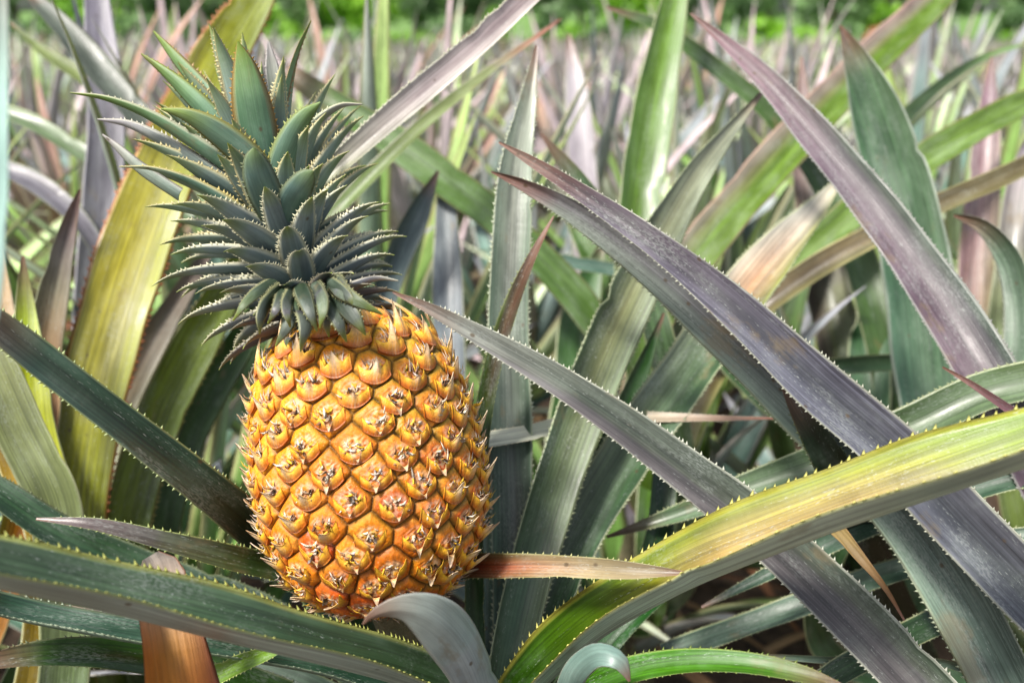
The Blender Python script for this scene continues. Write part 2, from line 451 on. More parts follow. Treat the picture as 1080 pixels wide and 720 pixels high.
# vertical grey leaf
hero('M', [(566, 48, .72, 3), (556, 110, .71, 22), (545, 170, .70, 38), (540, 240, .69, 46), (536, 330, .68, 50), (537, 430, .67, 52), (540, 560, .65, 50), (538, 700, .62, 46)], roll=6, cup=38,
     up=[(0, (52, 72, 66)), (.45, ((88, 108, 98), (108, 122, 118), (72, 96, 84))), (.8, ((130, 148, 132), (150, 150, 146), (118, 138, 120))), (1, (168, 172, 160))], under=G(130, 146, 140), edge=(200, 208, 178), tooth=.0018)
hero('M', [(812, 88, .80, 2), (778, 128, .79, 14), (738, 180, .765, 32), (700, 244, .74, 50), (665, 312, .715, 60), (632, 385, .69, 62), (600, 470, .66, 62), (565, 580, .63, 56), (536, 700, .60, 50)], roll=14, cup=42,
     up=[(0, (48, 66, 56)), (.45, ((64, 84, 66), (84, 104, 88), (120, 132, 108))), (.7, ((96, 116, 96), (150, 150, 118), (130, 144, 120))), (1, (190, 192, 178))], under=G(126, 142, 134), edge=(196, 206, 160), tooth=.0018)
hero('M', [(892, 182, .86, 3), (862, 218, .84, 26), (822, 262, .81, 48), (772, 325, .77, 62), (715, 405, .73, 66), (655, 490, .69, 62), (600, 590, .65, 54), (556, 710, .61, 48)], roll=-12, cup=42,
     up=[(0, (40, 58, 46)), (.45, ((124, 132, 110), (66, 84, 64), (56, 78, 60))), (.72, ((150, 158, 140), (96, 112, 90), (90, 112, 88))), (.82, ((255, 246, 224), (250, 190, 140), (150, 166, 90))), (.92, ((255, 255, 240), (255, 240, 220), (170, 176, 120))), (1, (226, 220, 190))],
     under=G(120, 138, 124), edge=(206, 212, 170), tooth=.0018)
hero('M', [(700, 330, .80, 3), (672, 400, .77, 26), (640, 480, .73, 40), (608, 570, .69, 44), (570, 700, .64, 42)], roll=30, cup=44, up=G(48, 74, 44), under=G(80, 104, 84), edge=(130, 150, 100))
hero('M', [(512, 470, .66, 20), (512, 560, .655, 30), (514, 660, .64, 34), (522, 760, .62, 34)], roll=-50, cup=40, up=G(96, 116, 112), under=G(110, 130, 128), teeth=0)
# bottom right of mother: bright green leaf and grey curl
hero('M', [(900, 728, .46, 3), (850, 712, .465, 22), (790, 700, .475, 30), (720, 698, .49, 34), (650, 712, .51, 34), (590, 750, .55, 34)], roll=-30, cup=45,
     up=[(0, (70, 110, 40)), (.5, (96, 150, 44)), (1, (80, 120, 40))], under=G(120, 150, 90), edge=(160, 180, 90), tooth=.0013, label='bright green leaf along the bottom edge')
hero('M', [(664, 718, .47, 3, 160), (655, 698, .47, 22, 160), (636, 690, .475, 30, 160), (612, 702, .49, 34, 160), (596, 740, .52, 34, 165)], mat=CROWN, cup=16, vshape=.6, up=G(110, 128, 120), under=G(136, 156, 152), edge=(190, 200, 180), teeth=0)
hero('M', [(760, 596, .66, 3), (720, 612, .655, 16), (670, 650, .645, 26), (625, 700, .63, 32), (585, 760, .61, 34)], roll=-25, cup=40, up=G(44, 80, 34), under=G(60, 90, 60), edge=(110, 130, 80), tooth=.0014)
hero('M', [(690, 420, .75, 4), (700, 500, .72, 28), (690, 580, .69, 36), (650, 660, .65, 40), (590, 740, .61, 40)], roll=20, cup=40, up=G(40, 62, 36), under=G(50, 76, 50), edge=(110, 130, 80), tooth=.0014)
for a0, l0, z0 in ((200, .42, .06), (232, .38, .10), (160, .40, .08), (265, .36, .04), (300, .40, .06), (330, .42, .05), (20, .36, .05), (120, .4, .05), (80, .36, .08), (180, .3, .16), (285, .3, .14)):
    a = math.radians(a0); o = np.array(PL['M'].location)
    hz = np.array([math.cos(a), math.sin(a), 0])
    P = np.array([o + hz * l0 * x + np.array([0, 0, z0 + .05 + .30 * x - .28 * x * x]) for x in np.linspace(0, 1, 26)])
    W = .038 * np.clip(1 - np.linspace(0, 1, 26)**2.5, .02, 1)
    Nn = np.tile(np.array([0, 0, 1.0]) - hz * .3, (26, 1))
    g = random.choice([(58, 84, 50), (70, 92, 70), (52, 70, 56), (90, 108, 96)])
    leaf_mesh(P, W, Nn, 48, G(*g), G(110, 128, 118), (150, 165, 110), teeth=.0055, tooth=.0016).build('leaf', LEAF, PL['M'], origin=o)

# dried folded leaf, bottom left
hero('M', [(158, 586, .475, 20), (166, 600, .475, 50), (174, 640, .470, 74), (184, 690, .462, 86), (194, 760, .455, 92), (210, 900, .45, 90)], roll=14, cup=62, tipc=None,
     up=[(0, (150, 96, 50)), (.62, ((236, 170, 90), (250, 160, 60), (150, 80, 50))), (.74, ((250, 190, 110), (255, 200, 120), (180, 70, 40))), (.80, ((240, 200, 130), (255, 140, 30), (130, 150, 60))), (.87, ((255, 180, 70), (250, 150, 40), (190, 90, 50))), (.92, ((230, 150, 70), (255, 180, 80), (130, 70, 50))), (.96, ((250, 226, 200), (240, 200, 160), (170, 140, 120))), (1, (210, 200, 190))],
     under=G(170, 140, 96), edge=(150, 90, 50), teeth=0, mat=DRY, label='dried tan leaf stub standing behind the wide lower-left leaf', wav=.5, vshape=.6)
# shadowy leaves under the fruit, lower left
for pts, g in (([(-90, 470, .62, 8), (-20, 508, .62, 34), (60, 560, .63, 44), (150, 600, .65, 50), (300, 660, .66, 50)], (64, 84, 70)),
               ([(-20, 700, .5, 20), (40, 690, .52, 36), (120, 690, .54, 42), (260, 720, .58, 44)], (58, 84, 40)),
               ([(60, 640, .6, 8), (130, 660, .6, 34), (220, 690, .6, 44), (350, 740, .6, 46)], (90, 104, 96))):
    hero('M', pts, roll=30, cup=40, up=G(*g), under=G(100, 116, 106), edge=(130, 140, 100), tooth=.0012)

# --- the purple plant at the right
hero('R', [(526, 150, .60, 2), (560, 170, .60, 14), (620, 208, .595, 26), (700, 264, .585, 38), (780, 330, .575, 54), (860, 405, .565, 70), (940, 474, .555, 78), (1010, 548, .545, 82), (1100, 640, .53, 84), (1200, 740, .52, 80)],
     roll=10, cup=44, up=[(0, (72, 60, 70)), (.35, ((83, 92, 93), (66, 65, 72), (113, 95, 103))), (.55, ((112, 115, 125), (68, 73, 80), (104, 106, 115))), (.75, ((141, 142, 159), (85, 87, 98), (119, 118, 135))), (.93, ((132, 120, 134), (100, 86, 94), (140, 126, 138))), (1, (130, 90, 84))],
     under=G(128, 144, 148), edge=(196, 198, 178), label='long lilac leaf with a dark channel crossing from upper left to lower right')
hero('R', [(518, 181, .64, 2), (550, 194, .64, 16), (610, 226, .635, 34), (690, 286, .63, 50), (770, 358, .62, 62), (850, 435, .61, 70), (930, 516, .60, 76), (1000, 610, .585, 84), (1060, 720, .56, 88), (1120, 850, .52, 84)],
     roll=-22, cup=40, up=[(0, (120, 136, 120)), (.4, (136, 156, 146)), (.6, ((140, 158, 146), (112, 124, 124), (136, 140, 142))), (.95, ((158, 164, 156), (136, 132, 138), (158, 152, 158))), (1, (198, 150, 150))],
     under=G(124, 144, 142), edge=(190, 200, 170))
hero('R', [(414, 308, .56, 2), (450, 324, .56, 14), (510, 356, .56, 28), (580, 396, .56, 40), (650, 442, .56, 50), (720, 494, .558, 58), (800, 556, .55, 66), (880, 630, .54, 74), (960, 712, .525, 78), (1050, 810, .50, 80)],
     roll=8, cup=36, up=[(0, (80, 74, 76)), (.35, ((95, 90, 93), (74, 70, 74), (70, 79, 72))), (.6, ((104, 99, 100), (94, 88, 88), (64, 75, 68))), (.85, ((136, 128, 130), (84, 88, 86), (124, 128, 126))), (1, (180, 180, 176))],
     under=G(120, 134, 138), edge=(206, 208, 190), label='greyish purple leaf running from the fruit to the bottom right')
hero('R2', [(728, 14, .80, 2), (762, 42, .79, 16), (806, 82, .775, 30), (856, 138, .755, 44), (905, 196, .735, 54), (955, 262, .71, 62), (1005, 335, .685, 70), (1050, 410, .66, 74), (1095, 490, .64, 76), (1160, 620, .62, 74)],
     roll=12, cup=38, up=[(0, (70, 56, 66)), (.35, ((110, 76, 92), (88, 56, 70), (66, 76, 76))), (.6, ((128, 107, 118), (98, 75, 89), (77, 89, 87))), (.85, ((134, 114, 128), (110, 92, 104), (112, 120, 114))), (1, (180, 140, 152))],
     under=G(128, 142, 138), edge=(196, 198, 190))
hero('R2', [(994, 387, .60, 2), (1020, 402, .60, 7), (1062, 430, .60, 12), (1120, 470, .6, 16)], roll=10, cup=40, up=G(150, 104, 122), under=G(150, 140, 150), edge=(170, 150, 150), teeth=.004, tooth=.0009)
hero('R2', [(1006, 227, .82, 3), (1036, 238, .80, 22), (1062, 268, .79, 36), (1076, 315, .78, 42), (1078, 380, .77, 44), (1090, 460, .76, 46)], roll=-30, cup=40, up=G(120, 136, 122), under=G(150, 164, 160), edge=(200, 204, 190), tooth=.001)
hero('R', [(640, 566, .70, 3), (720, 540, .69, 26), (800, 510, .68, 40), (880, 482, .67, 50), (960, 450, .655, 54), (1050, 410, .64, 56), (1150, 400, .62, 50)], roll=18, cup=50,
     up=[(0, (90, 108, 84)), (.4, ((96, 112, 88), (80, 98, 76), (150, 120, 90))), (.7, (110, 126, 100)), (1, (100, 120, 96))], under=G(120, 140, 130), edge=(190, 200, 150))
hero('R', [(954, 654, .53, 2), (935, 622, .535, 7), (908, 588, .545, 14), (880, 555, .56, 22), (850, 530, .60, 20)], roll=0, cup=40, base=False, teeth=0, mat=DRY,
     up=[(0, (96, 96, 50)), (.5, (166, 140, 80)), (1, (150, 96, 60))], under=G(170, 150, 110), edge=(130, 84, 50), label='dry yellow-brown leaf tip hanging below the yellow leaf')
hero('R', [(818, 382, .595, 3), (836, 420, .59, 20), (860, 462, .590, 38), (886, 505, .60, 50), (915, 570, .68, 46)], roll=0, cup=20, up=G(22, 34, 22), under=G(22, 34, 22), edge=(80, 90, 50), tooth=.0014, ext=(.42, .62, .12))  # leaf lying in shadow; that shade is painted as near-black green on both sides
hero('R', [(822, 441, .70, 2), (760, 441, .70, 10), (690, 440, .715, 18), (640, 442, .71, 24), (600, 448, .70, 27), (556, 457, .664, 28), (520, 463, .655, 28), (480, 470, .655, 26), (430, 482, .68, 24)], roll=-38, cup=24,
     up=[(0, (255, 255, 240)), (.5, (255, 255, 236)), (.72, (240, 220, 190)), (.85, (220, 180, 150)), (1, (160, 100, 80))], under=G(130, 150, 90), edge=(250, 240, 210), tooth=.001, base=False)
hero('R', [(1180, 560, .62, 4), (1080, 566, .64, 26), (1000, 586, .66, 34), (920, 610, .68, 36), (840, 640, .70, 36), (700, 690, .7, 30)], roll=-30, cup=40, up=G(96, 116, 104), under=G(110, 130, 120), tooth=.0012, base=False)
hero('R', [(740, 640, .66, 4), (820, 600, .66, 22), (900, 560, .66, 34), (980, 530, .66, 38), (1100, 500, .64, 38)], roll=20, cup=40, up=G(70, 92, 80), under=G(90, 110, 100), tooth=.0012, ext=(.55, .6, .15))
hero('R', [(700, 800, .55, 10), (800, 760, .58, 30), (900, 700, .6, 36), (1000, 650, .62, 40), (1120, 600, .62, 40)], roll=20, cup=40, up=G(60, 76, 60), under=G(90, 110, 100), tooth=.0012, ext=(.6, .55, .15))
hero('R', [(790, 690, .62, 4), (850, 694, .61, 10), (920, 698, .60, 12), (1000, 700, .6, 14)], roll=-30, cup=40, up=G(110, 126, 116), under=G(120, 138, 124), teeth=0)

# --- left plants
hero('L', [(300, -60, .98, 26), (262, 10, .95, 50), (225, 72, .92, 62), (186, 150, .88, 72), (150, 240, .84, 80), (118, 340, .81, 82), (94, 440, .79, 76), (80, 560, .78, 70)],
     roll=-10, cup=20, up=[(0, (96, 110, 62)), (.35, ((116, 128, 64), (132, 144, 72), (132, 134, 76))), (.6, ((196, 186, 44), (204, 192, 50), (160, 166, 70))), (.8, ((186, 178, 50), (176, 176, 60), (150, 160, 74))), (1, (126, 140, 66))],
     under=G(128, 140, 78), edge=(206, 130, 80), teeth=.006, tooth=.0028, label='broad olive-yellow leaf with orange teeth rising behind the crown')
hero('L', [(300, 210, .90, 8), (262, 270, .88, 34), (224, 330, .86, 48), (186, 400, .84, 56), (156, 470, .82, 58), (132, 560, .80, 56)], roll=16, cup=34,
     up=[(0, (92, 112, 80)), (.5, ((120, 134, 66), (124, 136, 74), (92, 110, 66))), (1, (128, 140, 70))], under=G(110, 128, 80), edge=(150, 140, 70), teeth=.006, tooth=.002)
hero('L', [(230, 250, 1.0, 6), (200, 296, .97, 22), (160, 362, .94, 34), (126, 430, .91, 40), (100, 510, .88, 40)], roll=10, cup=40,
     up=[(0, (100, 110, 70)), (.5, ((150, 108, 84), (116, 96, 70), (120, 130, 70))), (1, (170, 150, 140))], under=G(130, 120, 90), edge=(160, 150, 110), teeth=0)
hero('L', [(330, 260, .92, 6), (270, 336, .89, 36), (228, 400, .87, 44), (192, 470, .85, 48), (166, 570, .83, 48)], roll=24, cup=44, up=G(62, 88, 46), under=G(90, 112, 76), edge=(120, 130, 70), tooth=.0015)
hero('L', [(28, -10, 1.0, 14), (70, 34, .99, 34), (110, 82, .98, 40), (152, 130, .97, 36), (210, 190, .96, 30), (300, 280, .95, 24)], roll=34, cup=50, up=G(112, 116, 112), under=G(84, 96, 52), edge=(110, 110, 60), teeth=0, base=False)
hero('L', [(98, -60, 1.1, 16), (104, 20, 1.09, 32), (112, 110, 1.07, 42), (108, 220, 1.05, 46), (98, 340, 1.02, 46)], roll=0, cup=30, up=[(0, (110, 120, 96)), (.5, (132, 134, 140)), (1, (176, 168, 186))], under=G(150, 150, 160), edge=(180, 176, 190), teeth=0)
hero('L', [(10, 24, 1.2, 3), (40, 50, 1.18, 16), (90, 84, 1.15, 24), (150, 128, 1.12, 26), (220, 190, 1.1, 26)], roll=40, cup=40, up=G(130, 140, 96), under=G(120, 128, 70), teeth=0, base=False)
hero('L', [(-30, 110, 1.1, 20), (30, 128, 1.09, 26), (84, 160, 1.08, 28), (140, 190, 1.07, 26), (200, 230, 1.05, 20)], roll=40, cup=40, up=G(130, 146, 118), under=G(90, 110, 70), teeth=0, base=False)
hero('L', [(-20, 172, 1.05, 24), (30, 190, 1.04, 34), (80, 230, 1.02, 30), (120, 290, 1.0, 20)], roll=40, cup=40, up=G(150, 146, 156), under=G(110, 112, 110), teeth=0, base=False)
hero('W', [(84, 200, .80, 3), (72, 240, .80, 20), (58, 300, .79, 34), (46, 370, .78, 40), (40, 460, .77, 42)], roll=10, cup=40, up=[(0, (110, 130, 60)), (.6, ((190, 190, 50), (255, 160, 30), (230, 150, 70))), (.88, (150, 140, 110)), (1, (180, 160, 170))],
     under=G(150, 150, 120), teeth=0)
hero('W', [(24, 270, .74, 3), (26, 310, .74, 18), (30, 370, .73, 34), (38, 450, .72, 44), (60, 560, .72, 50)], roll=0, cup=36, up=[(0, (100, 124, 90)), (.6, (214, 214, 50)), (.85, (200, 206, 70)), (1, (170, 196, 120))], under=G(140, 160, 100), teeth=0)
hero('W', [(-30, 180, .8, 10), (-10, 280, .78, 34), (4, 380, .76, 44), (20, 480, .74, 50), (50, 570, .72, 50)], roll=0, cup=36, up=[(0, (100, 124, 60)), (.6, (206, 170, 50)), (1, (170, 120, 60))], under=G(140, 130, 80), teeth=0)
hero('W', [(-60, 290, .66, 30), (-20, 360, .66, 50), (20, 450, .66, 58), (60, 540, .66, 60)], roll=-10, cup=30, up=[(0, (88, 112, 92)), (.5, (120, 138, 110)), (1, (150, 150, 110))], under=G(140, 150, 120), teeth=0)
hero('W', [(110, 300, .84, 10), (104, 400, .82, 40), (92, 480, .80, 50), (80, 570, .78, 50)], roll=20, cup=36, up=G(96, 120, 88), under=G(120, 140, 110), teeth=0)
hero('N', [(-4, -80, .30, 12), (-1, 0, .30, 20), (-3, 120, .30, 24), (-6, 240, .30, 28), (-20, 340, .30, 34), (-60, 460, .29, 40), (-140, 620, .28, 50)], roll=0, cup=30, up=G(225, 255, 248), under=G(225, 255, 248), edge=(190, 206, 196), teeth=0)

# --- leaves immediately behind the fruit
hero('C', [(468, 168, 1.02, 3), (470, 210, 1.0, 22), (472, 290, .98, 36), (474, 370, .96, 40), (480, 470, .94, 42)], roll=-8, cup=30, up=[(0, (76, 96, 96)), (.6, (118, 130, 140)), (1, (140, 150, 156))], under=G(130, 144, 148), teeth=.006, tooth=.0012)
hero('C', [(462, 180, .95, 3), (440, 226, .94, 32), (414, 284, .93, 36), (400, 330, .92, 36), (396, 400, .9, 34)], roll=26, cup=44, up=G(100, 120, 122), under=G(96, 118, 106), teeth=0)
hero('C', [(300, 74, 1.02, 22), (350, 108, 1.01, 32), (410, 146, 1.0, 40), (470, 190, .99, 44), (530, 236, .99, 42), (620, 330, .98, 40)], roll=16, cup=26, up=G(102, 128, 78), under=G(110, 134, 84), edge=(130, 130, 60), teeth=0)
hero('C', [(592, 20, 1.0, 2), (556, 46, .98, 8), (505, 84, .95, 15), (455, 124, .92, 20), (400, 176, .9, 22), (330, 250, .88, 22)], roll=-40, cup=48, up=[(0, (110, 130, 80)), (.7, (150, 156, 120)), (1, (206, 116, 96))], under=G(110, 130, 76), edge=(226, 220, 200), teeth=.006, tooth=.0012, base=False)
hero('C', [(640, -90, .74, 16), (600, -40, .73, 22), (556, -2, .715, 28), (500, 50, .70, 32), (446, 96, .69, 34), (392, 142, .68, 32), (330, 200, .67, 22), (290, 250, .66, 14)], roll=-22, cup=54, up=[(0, (150, 160, 120)), (.4, ((226, 216, 214), (180, 164, 164), (236, 230, 220))), (1, ((230, 206, 212), (150, 124, 128), (250, 236, 238)))], under=G(112, 138, 96), edge=(232, 232, 200), teeth=.0045, tooth=.0017, base=False,
     label='pink-grey toothed leaf crossing behind the crown to the top edge')
hero('C', [(638, 250, 1.1, 4), (612, 330, 1.06, 46), (606, 420, 1.02, 56), (590, 520, .98, 50)], roll=10, cup=40, up=G(86, 116, 78), under=G(104, 130, 96), teeth=0)
hero('C', [(590, 210, 1.15, 4), (628, 268, 1.12, 40), (664, 340, 1.1, 50), (690, 430, 1.06, 50), (690, 560, 1.0, 46)], roll=10, cup=40, up=G(102, 132, 76), under=G(104, 130, 80), teeth=0)
hero('C', [(560, 268, 1.0, 6), (600, 276, 1.0, 18), (660, 286, 1.0, 18), (740, 292, 1.0, 14)], roll=30, cup=30, up=G(100, 124, 116), under=G(100, 124, 116), teeth=0, base=False)
hero('C', [(600, 36, 1.5, 3), (606, 80, 1.48, 22), (612, 140, 1.46, 34), (618, 230, 1.44, 36)], roll=0, cup=30, up=[(0, (150, 140, 150)), (.6, (190, 176, 190)), (1, (226, 218, 224))], under=G(180, 170, 180), teeth=0)
hero('C', [(570, 140, .82, 2), (600, 180, .82, 22), (640, 240, .82, 34), (680, 310, .82, 36), (700, 380, .82, 36)], roll=20, cup=44, up=G(96, 116, 90), under=G(104, 128, 92), teeth=0)
hero('D', [(722, -60, 1.05, 12), (712, -5, 1.04, 30), (700, 55, 1.02, 44), (688, 120, 1.0, 52), (676, 200, .98, 52), (668, 300, .96, 50)], roll=14, cup=46, up=[(0, (86, 110, 66)), (.5, ((100, 130, 90), (116, 142, 80), (160, 176, 160))), (1, (120, 150, 80))], under=G(110, 136, 76), teeth=.006, tooth=.0012)
hero('D', [(886, 27, .92, 2), (900, 56, .92, 26), (918, 100, .915, 50), (938, 160, .91, 68), (956, 220, .90, 76), (970, 300, .89, 80), (980, 390, .88, 78), (990, 480, .87, 70)], roll=-6, cup=42,
     up=[(0, (80, 108, 84)), (.5, ((104, 132, 120), (86, 112, 92), (120, 138, 124))), (.975, ((84, 110, 84), (76, 102, 76), (120, 138, 116))), (1, (90, 60, 50))], under=G(120, 140, 130), edge=(186, 196, 180), teeth=0, label='broad pointed green blade standing upright at the right')
hero('D', [(1040, -60, 1.25, 30), (985, 0, 1.2, 40), (920, 62, 1.14, 46), (860, 124, 1.08, 50), (800, 190, 1.03, 52), (740, 262, .99, 52), (690, 340, .97, 48)], roll=-12, cup=30,
     up=[(0, (100, 128, 70)), (.5, ((180, 170, 150), (112, 138, 70), (112, 136, 66))), (1, ((226, 180, 180), (106, 130, 62), (110, 134, 62)))], under=G(116, 140, 76), edge=(206, 170, 150), teeth=0)
hero('D', [(640, 8, 1.1, 3), (690, 26, 1.1, 16), (750, 68, 1.1, 22), (810, 118, 1.1, 26), (860, 180, 1.1, 34), (900, 260, 1.08, 44), (930, 360, 1.05, 46)], roll=26, cup=40, up=G(92, 114, 76), under=G(90, 112, 66), teeth=0)
hero('D', [(1090, 44, 1.3, 4), (1040, 60, 1.28, 12), (985, 96, 1.24, 18), (940, 140, 1.2, 24), (890, 200, 1.15, 30), (850, 280, 1.1, 36)], roll=-40, cup=40, up=G(130, 154, 110), under=G(90, 120, 60), teeth=0)
hero('D', [(1160, 66, 1.1, 30), (1080, 108, 1.08, 34), (1010, 146, 1.06, 38), (940, 192, 1.04, 40), (860, 260, 1.02, 40), (780, 340, 1.0, 36)], roll=-20, cup=36, up=G(120, 144, 84), under=G(120, 140, 80), edge=(150, 140, 80), teeth=0)
hero('D', [(1130, 150, .95, 20), (1060, 186, .94, 26), (990, 216, .93, 28), (920, 250, .92, 30), (850, 290, .92, 32), (790, 340, .92, 30)], roll=-24, cup=52, up=[(0, (120, 136, 80)), (.6, ((176, 156, 110), (110, 88, 60), (196, 190, 120))), (1, (120, 110, 70))], under=G(130, 146, 76), edge=(216, 206, 140), teeth=0)
hero('D', [(690, 300, .95, 4), (740, 350, .93, 30), (790, 400, .92, 44), (850, 450, .92, 46)], roll=30, cup=40, up=G(60, 90, 50), under=G(90, 120, 80), teeth=0)
hero('D', [(1060, 382, .95, 6), (1000, 381, .94, 20), (930, 382, .94, 22), (860, 388, .94, 20), (800, 396, .95, 14)], roll=20, cup=34, up=G(90, 112, 92), under=G(90, 112, 92), teeth=0, base=False)
hero('D', [(845, 60, 1.2, 3), (850, 150, 1.18, 30), (862, 250, 1.14, 48), (880, 340, 1.1, 50), (900, 440, 1.06, 50)], roll=0, cup=44, up=[(0, (60, 88, 40)), (.5, ((130, 110, 96), (70, 92, 40), (150, 160, 140))), (1, (190, 160, 160))], under=G(110, 120, 90), teeth=0)
hero('D', [(980, 240, 1.1, 3), (940, 290, 1.08, 40), (920, 350, 1.06, 48), (915, 440, 1.04, 50)], roll=0, cup=44, up=G(92, 120, 96), under=G(110, 130, 100), teeth=0)
hero('R2', [(1046, 60, 1.15, 4), (1042, 130, 1.14, 30), (1036, 210, 1.12, 44), (1030, 300, 1.1, 48), (1030, 400, 1.05, 48)], roll=0, cup=40, up=[(0, (120, 90, 60)), (.5, ((160, 130, 130), (150, 110, 80), (150, 160, 70))), (1, (196, 160, 176))], under=G(160, 140, 140), teeth=0)
hero('R2', [(1100, 110, 1.1, 4), (1078, 190, 1.08, 34), (1066, 280, 1.06, 40), (1060, 390, 1.02, 44)], roll=0, cup=40, up=[(0, (110, 130, 60)), (.6, (140, 150, 110)), (1, (180, 160, 180))], under=G(150, 150, 130), teeth=0)
hero('R2', [(1200, 500, .75, 10), (1110, 450, .76, 40), (1040, 440, .77, 44), (980, 470, .78, 44), (900, 540, .80, 40)], roll=20, cup=36, up=G(80, 104, 80), under=G(90, 110, 90), teeth=0)

# ------------------------------------------------------------------ the fruit
FD = .555
PB = at(413, 643, FD - .003); PT = at(365, 342, FD + .010)
ax = unit(PT - PB); LEN = np.linalg.norm(PT - PB)
ex = unit(np.cross(ax, unit(CAM - (PB + PT) / 2))) * -1      # screen right
ez = np.cross(ex, ax) * -1                                   # towards the viewer?
if np.dot(ez, CAM - PB) < 0: ez = -ez
if np.dot(ex, RGT) < 0: ex = -ex
fruit = empty('pineapple', PB)
tag(fruit, 'ripe golden-orange pineapple with its spiky blue-green crown, tilted left among the leaves', 'pineapple')
pxm = FD / F
prof_t = np.array([0, .015, .05, .12, .22, .35, .5, .65, .78, .88, .95, .985, 1.0])
prof_r = np.array([0, 34, 63, 89, 107, 117, 119, 115, 107, 95, 76, 52, 30]) * pxm
ns = 520; nt = 860
tt0 = np.linspace(0, 1, 2000)
rr0 = np.interp(tt0, prof_t, prof_r)
k = np.exp(-np.linspace(-2.5, 2.5, 81)**2); k /= k.sum()
rr0 = np.convolve(np.pad(rr0, 40, mode='reflect', reflect_type='odd'), k, 'valid')
rr0 = np.maximum(rr0, .0005); rr0[0] = .0004
arc0 = np.concatenate([[0], np.cumsum(np.hypot(np.diff(rr0), np.diff(tt0) * LEN))])
SA = arc0[-1]
s_ = np.linspace(0, SA, ns)
r_ = np.interp(s_, arc0, rr0); z_ = np.interp(s_, arc0, tt0) * LEN
dr = np.gradient(r_, s_); dz = np.gradient(z_, s_)
area = np.concatenate([[0], np.cumsum((r_[1:] + r_[:-1]) / 2 * np.diff(s_) * 2 * math.pi)])
EA = (35.5 * pxm)**2 * .866
NE = int(area[-1] / EA)
GA = math.radians(137.50776)
ei = np.arange(NE)
es = np.interp((ei + .5) / NE * area[-1], area, s_)
et = -ei * GA + .35 + rng.normal(size=NE) * .022
es = es + rng.normal(size=NE) * .0010
er = np.interp(es, s_, r_)
th_ = np.linspace(-math.pi, math.pi, nt, endpoint=False)
SS, TH = np.meshgrid(s_, th_, indexing='ij')
d1 = np.full(SS.shape, 9.0); d2 = np.full(SS.shape, 9.0); id1 = np.zeros(SS.shape, int)
DX = np.zeros(SS.shape); DY = np.zeros(SS.shape)
for i in range(NE):
    rows = np.where(np.abs(s_ - es[i]) < .05)[0]
    a, b = rows[0], rows[-1] + 1
    dx = (TH[a:b] - et[i] + math.pi) % (2 * math.pi) - math.pi
    dx = dx * r_[a:b, None]; dy = SS[a:b] - es[i]
    d = np.hypot(dx, dy)
    D1 = d1[a:b]; D2 = d2[a:b]
    c1 = d < D1
    D2n = np.where(c1, D1, np.minimum(D2, d)); D1n = np.where(c1, d, D1)
    d1[a:b] = D1n; d2[a:b] = D2n
    id1[a:b][c1] = i; DX[a:b][c1] = dx[c1]; DY[a:b][c1] = dy[c1]
cs = 17.6 * pxm                                        # half spacing of the eyes
eb = (d2 - d1) / 2 / cs                              # 0 at the groove, ~1 at the centre
u = DX / cs; w = DY / cs                             # local eye coordinates, about -1..1
rv = rng.random((NE, 6))
RV = rv[id1]
g = np.clip(eb / .45, 0, 1)
dome = np.sqrt(np.clip(1 - (1 - g)**2, 0, 1))
# sepals: lumps in the middle of the eye
ang = np.arctan2(w + .05, u); rad = np.hypot(u, w + .05)
sep = np.exp(-((rad - .30) / .20)**2) * (.5 + .5 * np.cos(3 * (ang - .5 - RV[..., 0])))
wr = np.sin(u * 17 + RV[..., 1] * 9 + 3 * np.sin(w * 6 + RV[..., 2] * 5)) * np.sin(w * 13 + RV[..., 3] * 9)
h = .0036 * dome + .0009 * sep - .0009 * np.exp(-(rad / .35)**2) + .00025 * wr * np.clip(eb / .5, 0, 1)
fade = np.clip(np.minimum(s_, SA - s_) / .012, 0, 1)[:, None]
h = h * fade
R3 = r_[:, None] - .002 + h * dz[:, None] ; Z3 = z_[:, None] - h * dr[:, None]
lo = [ex, ez]
vx = (ex[None, None] * (R3 * np.sin(TH))[..., None] + ez[None, None] * (R3 * np.cos(TH))[..., None] + ax[None, None] * Z3[..., None])
# colours
ORG = lin((240, 128, 6), .74); DOR = lin((214, 80, 4), .68); YLW = lin((252, 190, 22), .80); GRV = lin((92, 56, 14), .6); PNK = lin((216, 160, 132), .7)
BEI = lin((226, 196, 150), .8); OLG = lin((150, 140, 40), .8); BRN = lin((120, 66, 30), .8); WHT = lin((232, 214, 200), .8)
tq = SS / SA
c = ORG + (DOR - ORG) * np.clip(RV[..., 0:1] * .9 + .35 - tq[..., None] * .6, 0, 1)
c = c + (YLW - c) * np.clip(.10 + .6 * (tq[..., None] - .45) + .35 * (RV[..., 4:5] - .5) + .3 * np.clip(-np.sin(TH) - .2, 0, 1)[..., None], 0, .65)
